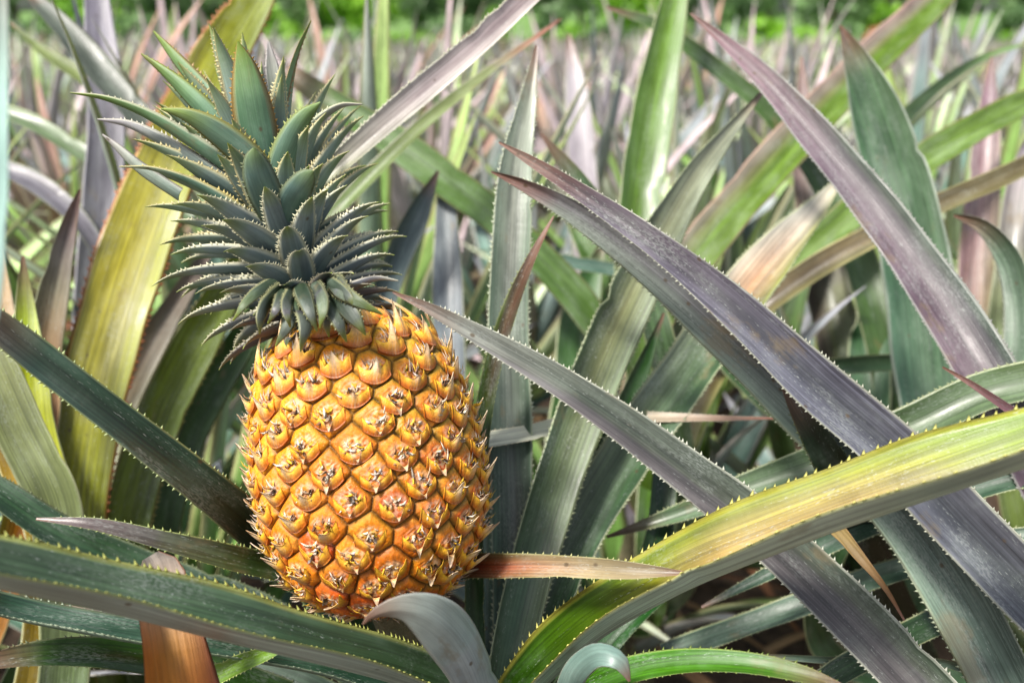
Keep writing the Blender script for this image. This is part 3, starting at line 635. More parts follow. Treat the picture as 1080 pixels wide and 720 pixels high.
# greenish shoulder on the right-hand, upper side
gm = np.clip((w - .15) * 1.0, 0, 1)[..., None] * np.clip(.25 + .6 * np.sin(TH)[..., None], 0, 1) * np.clip(tq[..., None] * 1.5, 0, 1)
c = c + (OLG - c) * gm
patch = np.clip(1 - np.hypot(u * .95, (w + .05) * 1.1) / .80, 0, 1)
pn = .5 + .5 * np.sin(u * 9 + RV[..., 2] * 12 + 2 * np.sin(w * 8)) * np.sin(w * 11 + RV[..., 5] * 12 + 1.5 * np.sin(u * 7))
pm = np.clip(patch * 3.0, 0, 1) * np.clip((pn - .26) * 3, 0, 1)
c = c + (PNK + (BEI - PNK) * RV[..., 3:4] - c) * (pm * .85)[..., None]
pm2 = np.clip(patch * 3, 0, 1) * np.clip((.30 - pn) * 4, 0, 1)
c = c + (BRN - c) * (pm2 * .45)[..., None]
pm3 = np.clip(patch * 2 - .6, 0, 1) * np.clip((sep - .35) * 3, 0, 1)
c = c + (YLW - c) * (pm3 * .7)[..., None]
sm = np.clip(1 - eb / .34, 0, 1)[..., None] * np.clip(.25 + .5 * np.sin(TH)[..., None] + .6 * (tq[..., None] - .3) + .5 * (RV[..., 1:2] - .5), 0, .8)
c = c + (OLG - c) * sm
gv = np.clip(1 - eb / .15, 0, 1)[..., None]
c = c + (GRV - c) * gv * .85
idx = np.arange(ns * nt).reshape(ns, nt)
jn = np.roll(idx, -1, 1)
q = np.stack([idx[:-1], jn[:-1], jn[1:], idx[1:]], -1).reshape(-1, 4)
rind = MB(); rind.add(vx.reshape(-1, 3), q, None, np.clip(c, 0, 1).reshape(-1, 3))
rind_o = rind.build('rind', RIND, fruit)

# bracts: one lip with a papery point on every eye
br = MB()
na, nb = 21, 8
A, Bb = np.meshgrid(np.linspace(-1, 1, na), np.linspace(0, 1, nb), indexing='ij')
bi = np.arange(na * nb).reshape(na, nb)
bq = np.stack([bi[:-1, :-1], bi[1:, :-1], bi[1:, 1:], bi[:-1, 1:]], -1).reshape(-1, 4)
LIP = lin((254, 196, 54), .84); LIP2 = lin((214, 108, 10), .64); TIPC = lin((206, 178, 150), .85); TIPD = lin((150, 110, 84), .85); TIPW = lin((236, 220, 196), .85)
for i in range(NE):
    s0, t0 = es[i], et[i]
    q0 = s0 / SA
    if q0 < .02 or q0 > .995: continue
    z0 = np.interp(s0, s_, z_); r0 = np.interp(s0, s_, r_)
    drr = np.interp(s0, s_, dr); dzz = np.interp(s0, s_, dz)
    rad_d = ex * math.sin(t0) + ez * math.cos(t0)
    Y = rad_d * drr + ax * dzz                # up the surface
    Nn = rad_d * dzz - ax * drr               # outward
    X = np.cross(Y, Nn); 
    if np.dot(X, ex * math.cos(t0) - ez * math.sin(t0)) < 0: X = -X
    c0 = rad_d * r0 + ax * z0
    top_ = np.clip((q0 - .74) / .2, 0, 1)      # upright spikes towards the shoulder
    r1, r2, r3, r4 = rng.random(4)
    hw = cs * (.90 - .1 * top_)
    # base curve (lower edge of the eye) and lip curve
    yb = -.98 + .45 * A**2
    yl = -.42 + (.55 + .2 * r2) * A**2 + .2 * (r1 - .5) + .12 * (r3 - .5) * A + .22 * top_ * (1 - A**2)
    y = yb + (yl - yb) * np.minimum(Bb * 1.0, 1)
    out = (.06 + (.22 + .2 * top_) * np.sin(Bb * math.pi * .55)) * (1 - .55 * A**2) + .05 * np.sin(A * 11 + r2 * 6) * Bb
    # point
    tipm = np.clip(1 - np.abs(A - .15 * (r2 - .5)) / (.40 + .2 * top_), 0, 1)**1.15 * np.clip((Bb - .45) / .55, 0, 1)**1.3
    side_vis = abs(math.sin(t0))
    tl = (.55 + .5 * r3) * (1 + 1.5 * top_ + .35 * side_vis * (q0 > .2))
    if q0 < .70 and r4 < .85: fall = -.8 - .5 * r1      # tips that have withered and folded down
    else: fall = .45 + 1.1 * top_ + .2 * r1
    if abs(math.sin(t0)) > .62 and q0 > .1: fall = max(fall, .75 + .3 * r1)
    y = y + tipm * tl * fall * .75
    out = out + tipm * tl * (.55 if fall > 0 else .12) * (1 - .35 * top_)
    x = A * (1 - .04 * Bb) * (1 - tipm * .35) + tipm * .25 * (r4 - .5)
    pts = c0 + X * (x * hw)[..., None] + Y * (y * cs)[..., None] + Nn * ((out * cs) + .0009 - (y * cs)**2 / (2 * .11) - (x * hw)**2 / (2 * r0 + .02))[..., None]
    cc = LIP2 + (LIP - LIP2) * np.clip(Bb * 1.4 - .3, 0, 1)[..., None]
    st = (.5 + .5 * np.sin(A * 30 + r1 * 20 + 2 * np.sin(Bb * 7)))[..., None]
    fib = np.clip(1 - np.abs(A) / .55, 0, 1)[..., None]
    cc = cc + (TIPC - cc) * fib * .55 * st
    tcol = TIPW * (r3) + TIPC * (1 - r3)
    cc = cc + (tcol - cc) * np.clip(tipm * 1.6 - .25 * top_, 0, .9 - .25 * top_)[..., None]
    cc = cc + (TIPD - cc) * (np.clip(tipm - .35, 0, 1) * st[..., 0] * .9)[..., None]
    if fall < 0: cc = cc + ((TIPC * .55 + TIPD * .45) - cc) * np.clip(tipm * 1.5 - .05, 0, .85)[..., None] * (.5 + .5 * st)
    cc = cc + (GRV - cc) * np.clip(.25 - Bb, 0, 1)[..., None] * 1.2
    # two skins
    v1 = pts.reshape(-1, 3); thn = .0005
    v2 = (pts - Nn * (thn * (1 + 1.5 * (1 - Bb)))[..., None]).reshape(-1, 3)
    m = na * nb
    ring = list(bi[:, 0]) + list(bi[-1, 1:]) + list(bi[::-1, -1][1:]) + list(bi[0, ::-1][1:-1])
    sd = [(ring[k_], ring[(k_ + 1) % len(ring)], ring[(k_ + 1) % len(ring)] + m, ring[k_] + m) for k_ in range(len(ring))]
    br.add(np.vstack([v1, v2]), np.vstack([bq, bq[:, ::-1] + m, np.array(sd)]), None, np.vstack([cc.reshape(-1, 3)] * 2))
    # loose papery shreds
    for _ in range(10 + int(5 * top_)):
        a0 = random.uniform(-.55, .55); y0 = random.uniform(-.35, .25) ; L_ = cs * random.uniform(.25, .62) * (1 + 1.3 * top_ + .4 * side_vis)
        p0 = c0 + X * a0 * hw + Y * y0 * cs + Nn * .0016
        dirn = unit(Y * random.uniform(-1.0, .7) + X * random.uniform(-.8, .8) + Nn * random.uniform(.1, .35 + .5 * side_vis) + Y * (top_ + .5 * side_vis))
        if q0 > .7: dirn = unit(dirn + Y * .9)
        wv = unit(np.cross(dirn, Nn)) * cs * random.uniform(.04, .15)
        p1 = p0 + dirn * L_ * .55 + Nn * L_ * .06; p2 = p0 + dirn * L_ * .95 + Y * L_ * .22
        bb = Nn * .0003
        cl = random.choice([TIPC, TIPW, TIPD, LIP, WHT])
        br.add([p0 - wv, p0 + wv, p1 + wv * .7, p1 - wv * .7, p2, p0 - bb, p1 - bb], [(0, 1, 2, 3), (0, 3, 6, 5), (5, 6, 2, 1)], [(3, 2, 4), (6, 3, 4), (2, 6, 4)], cl)
bo = br.build('bracts', RIND, fruit); bo['label'] = 'golden papery bracts lining every eye'

# stalk
sk = MB()
P0 = np.array(PL['M'].location) + np.array([0, 0, .18]) - PB
zz = np.linspace(0, 1, 12)
cen = P0[None] * (1 - zz)[:, None]**1.2 + (ax * .006)[None] * zz[:, None]
a = np.linspace(0, 2 * math.pi, 17)[:-1]
vv = cen[:, None, :] + .013 * (np.cos(a)[None, :, None] * ex + np.sin(a)[None, :, None] * ez)
ii = np.arange(12 * 16).reshape(12, 16); jj = np.roll(ii, -1, 1)
sk.add(vv.reshape(-1, 3), np.stack([ii[:-1], jj[:-1], jj[1:], ii[1:]], -1).reshape(-1, 4))
sk.build('stalk', STEMM, fruit)

# crown
CB = at(337, 352, FD + .008) - PB; CT = at(272, 165, FD + .035) - PB
cax = unit(CT - CB); CL = np.linalg.norm(CT - CB)
vdir = unit(CAM - PB)
cx = unit(np.cross(cax, vdir)); 
if np.dot(cx, RGT) < 0: cx = -cx
cz = unit(np.cross(cx, cax)); 
if np.dot(cz, vdir) < 0: cz = -cz
core = MB()
zs = np.linspace(-.05, 1, 14); a = np.linspace(0, 2 * math.pi, 17)[:-1]
rc = .020 * (1 - .75 * np.clip(zs, 0, 1)**1.3)
vv = (CB + cax * (zs * CL)[:, None])[:, None, :] + (rc[:, None, None] * (np.cos(a)[None, :, None] * cx + np.sin(a)[None, :, None] * cz))
ii = np.arange(14 * 16).reshape(14, 16); jj = np.roll(ii, -1, 1)
core.add(vv.reshape(-1, 3), np.stack([ii[:-1], jj[:-1], jj[1:], ii[1:]], -1).reshape(-1, 4), [(208 + j, 208 + j + 1, 208) for j in range(1, 15)], lin((70, 92, 84)))
crown = core.build('crown', CROWN, fruit)
crown['label'] = 'crown of spiny blue-green leaves'

def crown_leaf(base, d0, bend, length, width, cup, up, under, edge, n=26, teeth=.0026, tooth=.0015, tipc=None, pts=None, roll=None):
    """grows from base along d0 and bends outward"""
    if pts is None:
        P = [base]; d = np.array(d0)
        st = length / (n - 1)
        side = unit(np.cross(d0, cax))
        for k_ in range(1, n):
            x = k_ / n
            ang_ = bend * (.1 + 2.9 * x**2.6) / n
            ca, sa = math.cos(ang_), math.sin(ang_)
            # rotate away from the crown axis
            nrm = unit(np.cross(side, d))
            d = unit(d * ca - (nrm if np.dot(nrm, cax) > 0 else -nrm) * sa)
            P.append(P[-1] + d * st)
        P = np.array(P)
        Nn = np.tile(cax, (n, 1)) + 0.0
        T = unit(np.gradient(P, axis=0))
        Nn = unit(np.cross(np.tile(side, (n, 1)), T))
        sg = np.sign(np.sum(Nn[0] * cax)) or 1
        Nn = Nn * sg
    s = np.linspace(0, 1, n)
    W = width * np.clip((.78 + .5 * s) * (1 - s**1.55), .018, 1)
    return leaf_mesh(P, W, Nn, cup, up, under, edge, nc=7, th=.0013, teeth=teeth, tooth=tooth, vshape=.2, tipc=tipc, edgew=.22, wav=.0, tone=1.2, sat=1.0)

NCL = 150
for i in range(NCL):
    x = min(.995, max(.003, (i + .5) / NCL + random.gauss(0, .012)))
    az = i * GA + 1.1 + random.gauss(0, .09)
    hd = cx * math.sin(az) + cz * math.cos(az)
    front = math.cos(az); sd_ = math.sin(az)
    rcur = .022 * (1 - .72 * x**1.3)
    base = CB + cax * (CL * (-.02 + 1.0 * x**.92)) + hd * rcur * .8
    al = math.radians(np.interp(x, [0, .15, .4, .65, .85, 1], [104, 88, 68, 48, 28, 8]) + random.uniform(-6, 6))
    d0 = cax * math.cos(al) + hd * math.sin(al)
    ln = np.interp(x, [0, .1, .25, .5, .75, .9, 1], [.036, .043, .053, .064, .080, .080, .055]) * random.uniform(.84, 1.16)
    if front > .35 and x < .8: ln *= .84
    if sd_ > .3 and x < .7: ln *= .88
    bend = math.radians(np.interp(x, [0, .3, .6, .85, 1], [40, 40, 30, 16, 6]) + random.uniform(-8, 8))
    wd = np.interp(x, [0, .2, .6, .85, 1], [.015, .0185, .021, .020, .012]) * random.uniform(.92, 1.08)
    if x < .16:
        up = [(0, (66, 72, 70)), (.5, (92, 90, 104)), (1, (110, 120, 80))]; un = [(0, (84, 88, 96)), (.6, (112, 108, 126)), (1, (130, 130, 96))]; ed = (170, 160, 130)
    elif x < .5:
        up = [(0, (64, 84, 70)), (.5, (96, 114, 92)), (.8, (150, 156, 120)), (1, (216, 214, 160))]; un = [(0, (100, 120, 126)), (.6, (146, 162, 172)), (.85, (146, 160, 132)), (1, (186, 200, 96))]; ed = (244, 238, 200)
    else:
        up = [(0, (84, 112, 90)), (.5, (120, 148, 112)), (.85, (170, 184, 130)), (1, (190, 196, 120))]; un = [(0, (116, 138, 138)), (.6, (150, 170, 168)), (.88, (150, 172, 130)), (1, (170, 180, 80))]; ed = (236, 220, 160)
    mb = crown_leaf(base, d0, bend, ln, wd, 40, up, un, ed, tipc=(176, 196, 70) if x < .6 else (150, 160, 70))
    mb.build('crown_leaf', CROWN, crown)

# the crown leaves that stand out one by one in the photograph, tip->base
def chero(pts, roll, cup, up, under, edge, teeth=.0028, tooth=.0014, tipc=None, vs=.25):
    rows = [[*(at(*p[:3]) - PB), p[3] / F * p[2], (p[4] if len(p) > 4 else roll)] for p in pts][::-1]
    R, _ = resample(rows, 34)
    P = R[:, :3]; W = np.maximum(R[:, 3], .0005); ro = np.radians(R[:, 4])
    T = unit(np.gradient(P, axis=0)); V = unit(CAM - PB - P)
    Sx = unit(np.cross(T, V)); Vp = unit(np.cross(Sx, T))
    Nn = Vp * np.cos(ro)[:, None] + Sx * np.sin(ro)[:, None]
    leaf_mesh(P, W, Nn, cup, up, under, edge, nc=7, th=.0013, teeth=teeth, tooth=tooth, vshape=vs, tipc=tipc, edgew=.18, tone=1.12, sat=1.06).build('crown_leaf', CROWN, crown)
cg = [(0, (92, 124, 112)), (.5, (116, 152, 122)), (.8, (132, 164, 104)), (1, (140, 160, 60))]
cp = [(0, (104, 120, 116)), (.5, (140, 150, 140)), (1, (206, 200, 196))]
ch_ = FD
chero([(251, 44, ch_ - .015, 2), (257, 66, ch_ - .012, 22), (263, 98, ch_ - .008, 38), (269, 130, ch_ - .002, 42), (278, 172, ch_ + .004, 38)], 176, 34, cg, cg, (196, 150, 70))
chero([(283, 44, ch_ + .04, 2), (287, 72, ch_ + .04, 15), (292, 110, ch_ + .04, 20), (290, 160, ch_ + .035, 20)], 10, 30, cp, [(0, (150, 150, 160)), (1, (210, 200, 214))], (226, 216, 214))
chero([(328, 22, ch_ + .02, 2), (314, 52, ch_ + .02, 10), (302, 92, ch_ + .02, 14), (294, 132, ch_ + .018, 18), (286, 170, ch_ + .018, 20)], 60, 40, cg, cg, (206, 150, 96))
chero([(162, 33, ch_ + .03, 2), (184, 60, ch_ + .03, 14), (210, 90, ch_ + .028, 22), (240, 124, ch_ + .025, 26), (268, 170, ch_ + .02, 24)], 150, 40, cg, cg, (200, 160, 90))
chero([(149, 57, ch_ + .0, 2), (176, 78, ch_ + .0, 12), (206, 106, ch_ + .0, 22), (236, 138, ch_ + .002, 26), (268, 180, ch_ + .005, 24)], 156, 44, cg, cg, (190, 190, 90))
chero([(74, 98, ch_ - .01, 2), (110, 104, ch_ - .008, 9), (152, 120, ch_ - .004, 16), (196, 146, ch_, 22), (240, 176, ch_ + .004, 26), (275, 205, ch_ + .01, 26)], 128, 50, cp, cg, (226, 222, 190))
chero([(103, 126, ch_ + .01, 2), (136, 132, ch_ + .01, 12), (176, 152, ch_ + .01, 20), (224, 184, ch_ + .01, 24), (270, 218, ch_ + .012, 24)], 134, 46, cp, [(0, (104, 130, 126)), (.6, (150, 156, 156)), (1, (210, 204, 210))], (220, 216, 196))
chero([(108, 142, ch_ + .03, 2), (122, 154, ch_ + .03, 8), (146, 176, ch_ + .028, 14), (190, 206, ch_ + .02, 16)], 150, 40, cp, cp, (220, 210, 200), teeth=0)
chero([(126, 176, ch_ - .005, 2), (158, 178, ch_ - .004, 8), (196, 190, ch_ - .002, 15), (236, 212, ch_, 22), (272, 240, ch_ + .005, 24)], 120, 50, cg, [(0, (80, 110, 108)), (.6, (100, 128, 116)), (1, (200, 206, 170))], (214, 196, 120))
chero([(170, 115, ch_ - .02, 2), (198, 122, ch_ - .018, 16), (232, 142, ch_ - .012, 30), (262, 168, ch_ - .004, 34), (286, 198, ch_ + .004, 32)], 160, 38, cg, [(0, (98, 128, 118)), (.6, (112, 140, 122)), (1, (150, 170, 70))], (180, 170, 80))
chero([(338, 108, ch_ - .004, 2), (322, 122, ch_ - .004, 18), (306, 148, ch_ - .002, 28), (296, 178, ch_ + .002, 32), (290, 205, ch_ + .006, 28)], -168, 36, cg, [(0, (98, 128, 118)), (.6, (118, 148, 128)), (1, (140, 170, 90))], (150, 160, 80))
chero([(382, 110, ch_ + .02, 2), (360, 112, ch_ + .02, 9), (336, 128, ch_ + .02, 16), (314, 154, ch_ + .018, 20), (298, 190, ch_ + .016, 22)], -130, 46, cg, cp, (214, 216, 170))
chero([(268, 156, ch_ - .036, 3), (268, 164, ch_ - .034, 18), (272, 182, ch_ - .028, 32), (280, 205, ch_ - .018, 36), (290, 230, ch_ - .004, 30)], 178, 34, cg, [(0, (96, 122, 124)), (.7, (110, 138, 136)), (1, (120, 140, 90))], (120, 130, 90))
chero([(330, 180, ch_ - .03, 3), (326, 184, ch_ - .029, 16), (316, 198, ch_ - .024, 28), (306, 218, ch_ - .012, 32), (300, 240, ch_, 28)], -172, 34, cg, [(0, (86, 112, 114)), (.7, (104, 130, 130)), (1, (120, 140, 90))], (120, 130, 90))
chero([(420, 296, ch_ + .0, 2), (398, 294, ch_ + .0, 9), (374, 302, ch_ + .002, 16), (348, 316, ch_ + .006, 20), (330, 326, ch_ + .01, 18)], -130, 44, cp, [(0, (92, 104, 112)), (.7, (150, 152, 166)), (1, (200, 200, 190))], (206, 200, 180))
for tx, ty, bx, by, w_ in ((350, 368, 328, 316, 34), (386, 358, 346, 312, 38), (330, 360, 316, 312, 30), (296, 374, 306, 322, 30), (268, 368, 296, 318, 24), (318, 378, 314, 326, 28), (404, 340, 350, 306, 28), (366, 366, 338, 322, 28), (248, 348, 290, 308, 22), (306, 352, 310, 318, 24), (340, 346, 330, 312, 24), (284, 352, 300, 316, 20), (372, 340, 344, 308, 24)):
    jx = random.uniform(-9, 9); tx += random.uniform(-6, 6); ty += random.uniform(-16, 2); by -= 12; w_ *= random.uniform(.6, .85)
    ex_ = random.uniform(-.010, .004)
    def L_(f, k): return (tx + (bx - tx) * f) + jx * k, (ty + (by - ty) * f)
    chero([(*L_(0, 0), ch_ - .056 + ex_, 2), (*L_(.14, .3), ch_ - .059 + ex_, w_ * .30), (*L_(.34, .8), ch_ - .061 + ex_ * .8, w_ * .62), (*L_(.58, 1), ch_ - .058 + ex_ * .5, w_ * .86), (*L_(.8, .6), ch_ - .046, w_), (bx, by, ch_ - .022, w_ * .9)], 176 + random.uniform(-38, 38), 20,
          [(0, (70, 76, 80)), (1, (90, 100, 80))], [(0, (50, 62, 54)), (.5, random.choice([(70, 80, 76), (84, 86, 88), (68, 84, 64)])), (.85, random.choice([(94, 96, 96), (104, 102, 104), (98, 110, 76)])), (1, (160, 172, 70))], (176, 176, 124), teeth=.0026, tooth=.0012, vs=.8)

# ------------------------------------------------------------------ library of field leaves
def field_leaf_pal(kind):
    if kind == 0: return [(0, (84, 110, 70)), (.5, (104, 128, 84)), (1, (140, 150, 110))], [(0, (104, 124, 96)), (.6, (140, 154, 140)), (1, (176, 176, 176))]
    if kind == 1: return [(0, (92, 108, 88)), (.45, (140, 132, 136)), (1, (190, 160, 166))], [(0, (120, 132, 116)), (.5, (168, 162, 172)), (1, (214, 186, 192))]
    if kind == 2: return [(0, (110, 124, 60)), (.5, (132, 142, 72)), (1, (176, 150, 84))], [(0, (130, 140, 80)), (.6, (150, 160, 110)), (1, (190, 170, 140))]
    if kind == 5: return [(0, (110, 140, 80)), (.5, (150, 176, 120)), (1, (200, 206, 176))], [(0, (140, 160, 120)), (.5, (186, 200, 170)), (1, (220, 222, 210))]
    if kind == 3: return [(0, (76, 100, 84)), (.5, (100, 118, 112)), (1, (140, 140, 150))], [(0, (110, 126, 120)), (.5, (150, 160, 164)), (1, (200, 200, 208))]
    return [(0, (96, 110, 70)), (.5, (126, 104, 90)), (1, (160, 120, 112))], [(0, (120, 120, 96)), (.5, (170, 152, 150)), (1, (200, 170, 166))]

def lib_leaf(kind, length, elev, droop, width, n=18, nc=5, teeth=0.0, mb=None, az=0.0, z0=.1, r0=.01, twist=0.0):
    """a leaf in plant space, growing from the stem towards azimuth az"""
    hz = np.array([math.cos(az), math.sin(az), 0]); zz = np.array([0, 0, 1.0])
    P = [hz * r0 + zz * z0]; e = elev
    st = length / (n - 1)
    for k_ in range(1, n):
        x = k_ / n
        e -= droop * 1.9 * x**1.1 / n
        P.append(P[-1] + (hz * math.cos(e) + zz * math.sin(e)) * st)
    P = np.array(P); T = unit(np.gradient(P, axis=0))
    sd = np.array([-math.sin(az), math.cos(az), 0])
    Nn = unit(np.cross(np.tile(sd, (n, 1)), T)); Nn = np.where((Nn @ (zz - hz * .2))[:, None] < 0, -Nn, Nn)
    Nn = Nn + sd * twist * np.linspace(0, 1, n)[:, None]
    s = np.linspace(0, 1, n)
    W = width * np.clip((.85 + .3 * s) * (1 - s**2.6), .02, 1)
    u_, d_ = field_leaf_pal(kind)
    gain = 1.36
    u_ = [(a, tuple(min(245, x * gain) for x in c)) for a, c in u_]; d_ = [(a, tuple(min(245, x * gain) for x in c)) for a, c in d_]
    return leaf_mesh(P, W, Nn, 46, u_, d_, (206, 196, 186) if kind in (1, 3) else (190, 186, 130), nc=nc, th=.0012, teeth=teeth, tooth=.0016, mb=mb, tone=1.24, edgew=.3 if nc < 9 else .12)

LIB = {}
for kind in range(6):
    for ln in (.38, .52, .66):
        for el in (28, 50, 68, 82):
            vs = []
            for v_ in range(2):
                mb = lib_leaf(kind, ln * random.uniform(.92, 1.08), math.radians(el + random.uniform(-5, 5)), math.radians(random.uniform(5, 75) * (1.2 - el / 130)), random.uniform(.036, .050), teeth=.009, twist=random.uniform(-.5, .5))
                vs.append(mb.mesh('field_leaf', FARLEAF))
            LIB[(kind, ln, el)] = vs

def kinds_for(y):
    # pinkish, lilac crops far off, greener close by
    if y < 1.7: return [0, 0, 0, 3, 5, 5]
    return [0, 0, 1, 5, 1, 3, 3, 5, 1, 4, 1]

def spots(y0, y1, sx, sy, margin=.45, slope=.56):
    out = []
    y = y0; row = 0
    while y < y1:
        xm = slope * y + margin
        x = -xm + (row % 2) * sx * .5
        while x < xm:
            out.append((x + random.uniform(-.35, .35) * sx, y + random.uniform(-.3, .3) * sy)); x += sx
        y += sy; row += 1
    return out

hero_xy = [np.array(o.location)[:2] for o in PL.values()]
near = [p for p in spots(1.28, 4.4, .45, .43, margin=.75) if min(np.hypot(*(np.array(p) - h)) for h in hero_xy) > .33]
near += [(-1.02, .95), (-.95, 1.25), (.95, 1.3), (1.25, 1.05), (-1.2, .6)]
for key_, cnt in (('C', 32), ('D', 34), ('L', 28), ('R2', 28), ('W', 20)):
    o = PL[key_]
    for i in range(cnt):
        az = i * 2.39996
        toward = math.sin(az) < -.25
        if toward and random.random() < .5: continue
        ln = .38 if toward or i % 3 == 0 else .52
        el = random.choice((50, 68)) if toward else random.choice((28, 50, 68, 68, 82))
        lf = bpy.data.objects.new('leaf', random.choice(LIB[(random.choice([0, 0, 3]), ln, el)])); COL.objects.link(lf)
        lf.parent = o; lf.rotation_euler = (random.gauss(0, .08), random.gauss(0, .08), az); sc = random.uniform(.82, 1.0); lf.scale = (sc, sc, sc)
near.sort(key=lambda p: p[1])
toneword = {0: 'green', 1: 'pinkish grey', 2: 'yellow-green', 3: 'blue-grey', 4: 'reddish'}
seen = {}
for (x, y) in near:
    o = empty('pineapple_plant', (x, y, 0), random.uniform(0, 6.28))
    o.rotation_euler = (random.gauss(0, .22), random.gauss(0, .22), random.uniform(0, 6.28))
    ks = kinds_for(y); main = random.choice(ks)
    nl = 28 if y < 3 else 22
    for i in range(nl):
        q_ = i / nl
        el = 28 if q_ < .2 else 50 if q_ < .5 else 68 if q_ < .8 else 82
        ln = random.choice((.38, .52) if (q_ < .25) else (.52, .66))
        kd = main if random.random() < .6 else random.choice(ks)
        me = random.choice(LIB[(kd, ln, el)])
        lf = bpy.data.objects.new('leaf', me); COL.objects.link(lf)
        lf.parent = o; lf.rotation_euler = (random.uniform(-.06, .06), random.uniform(-.06, .06), i * 2.39996 + random.uniform(-.2, .2))
        sc = random.uniform(.88, 1.1)
        lf.scale = (sc, sc, sc); lf.location = (0, 0, .02 * q_ * 4)
    px = x / y * F * .97 + 540
    side = 'far left' if px < 180 else 'left' if px < 430 else 'centre' if px < 650 else 'right' if px < 900 else 'far right'
    dist = 'first' if y < 1.55 else 'second' if y < 2.0 else 'third' if y < 2.5 else 'fourth' if y < 3.1 else 'fifth' if y < 3.8 else 'sixth'
    key = (dist, side)
    lab = 'blurred pineapple plant in the %s row behind the fruit, %s' % (dist, side)
    tag(o, lab, 'pineapple plant', 'blurred pineapple plants in the %s row behind the fruit, %s' % (dist, side))

# far plants: one mesh each, copied
protos = []
for v_ in range(9):
    mb = MB(); nl = 18
    main = [1, 5, 3, 1, 4, 1, 3, 5, 1][v_]
    for i in range(nl):
        q_ = i / nl
        kd = main if random.random() < .55 else random.choice([0, 1, 5, 3, 5, 4])
        lib_leaf(kd, random.uniform(.42, .66), math.radians(30 + 52 * q_ + random.uniform(-6, 6)), math.radians(random.uniform(5, 60)), random.uniform(.038, .052), n=9, nc=3, mb=mb, az=i * 2.39996 + random.uniform(-.2, .2), z0=.06 + .05 * q_)
    protos.append((mb, mb.mesh('field_plant', FARLEAF)))
mid = spots(4.4, 9.2, .68, .62, margin=.6, slope=.54)
mid.sort(key=lambda p: p[1])
LIM = max(0, 292 - len(near) - len(PL))
for (x, y) in mid[:LIM]:
    o = bpy.data.objects.new('pineapple_plant', random.choice(protos)[1]); COL.objects.link(o)
    o.location = (x, y, 0); o.rotation_euler = (random.gauss(0, .3), random.gauss(0, .3), random.uniform(0, 6.28)); sc = random.uniform(.9, 1.05) * (1 - .03 * (y - 4.6)); o.scale = (sc, sc, sc)
    tag(o, 'small blurred pineapple plant among many alike in the middle of the field', 'pineapple plant', 'blurred pineapple plants in the middle of the field')
rest = MB()
low = []
for v_ in range(5):
    mb = MB()
    main = [1, 5, 3, 5, 4][v_]
    for i in range(11):
        q_ = i / 11
        lib_leaf(main if random.random() < .6 else random.choice([0, 1, 3]), random.uniform(.5, .68), math.radians(35 + 45 * q_), math.radians(25), random.uniform(.05, .06), n=5, nc=3, mb=mb, az=i * 2.39996, z0=.05)
    low.append(mb)
far = mid[LIM:] + spots(9.2, 16.2, .55, .6, margin=.3, slope=.56)
for (x, y) in far:
    a = random.uniform(0, 6.28); ca, sa = math.cos(a), math.sin(a)
    sc = random.uniform(.74, .9)
    rest.merge(random.choice(low), np.array([[ca, -sa, 0], [sa, ca, 0], [0, 0, 1]]), (x, y, 0), sc)
ro = rest.build('pineapple_field', FARLEAF)
tag(ro, 'far expanse of pinkish grey pineapple plants running to the trees', 'crop field', kind='stuff')

# ------------------------------------------------------------------ ground, litter, trees
def sheet(name, x0, x1, y0, y1, z, nx, ny, amp, mat, cut=None):
    xs = np.linspace(x0, x1, nx); ys = np.linspace(y0, y1, ny)
    X, Y = np.meshgrid(xs, ys)
    Z = z + amp * (np.sin(X * 9 + 1.3 * np.sin(Y * 7)) * np.sin(Y * 11 + X * 3) + .5 * np.sin(X * 23 + Y * 17))
    m = MB(); ii = np.arange(nx * ny).reshape(ny, nx)
    m.add(np.stack([X, Y, Z], -1).reshape(-1, 3), np.stack([ii[:-1, :-1], ii[:-1, 1:], ii[1:, 1:], ii[1:, :-1]], -1).reshape(-1, 4))
    o = m.build(name, mat); tag(o, kind='structure'); return o
g1 = sheet('ground', -200, 200, -60, 400, -.012, 3, 3, 0, SOIL)
g2 = sheet('field_soil', -5, 5, -1.5, 8, 0, 260, 240, .008, SOIL)
g3 = sheet('grass_verge', -190, 190, 16.5, 390, .0, 3, 3, 0, GRASSM)

lit = MB()
for _ in range(900):
    x = random.uniform(-1.6, 1.8); y = random.uniform(-.1, 3.2)
    L_ = random.uniform(.12, .40); a = random.uniform(0, 6.28); z = random.uniform(.008, .05)
    hz = np.array([math.cos(a), math.sin(a), 0]); x_ = np.linspace(0, 1, 9)
    P = np.array([x, y, z]) + hz * (x_ * L_)[:, None] + np.array([0, 0, 1]) * (.04 * np.sin(x_ * random.uniform(2, 6)) * random.random())[:, None]
    sd = np.array([-math.sin(a), math.cos(a), 0]) * random.uniform(-.6, .6)
    W = random.uniform(.015, .036) * np.clip(1 - x_**2.2, .03, 1)
    g_ = random.choice([(236, 200, 160), (226, 180, 130), (196, 150, 104), (150, 104, 70), (214, 176, 130), (120, 80, 54), (176, 120, 80), (130, 120, 80)])
    leaf_mesh(P, W, np.tile(np.array([0, 0, 1.0]) + sd, (9, 1)), random.uniform(10, 60), G(*g_), None, g_, nc=5, th=.0006, mb=lit)
lo_ = lit.build('leaf_litter', DRY); tag(lo_, 'dried brown leaves lying on the soil between the plants', 'dead leaves', kind='stuff')

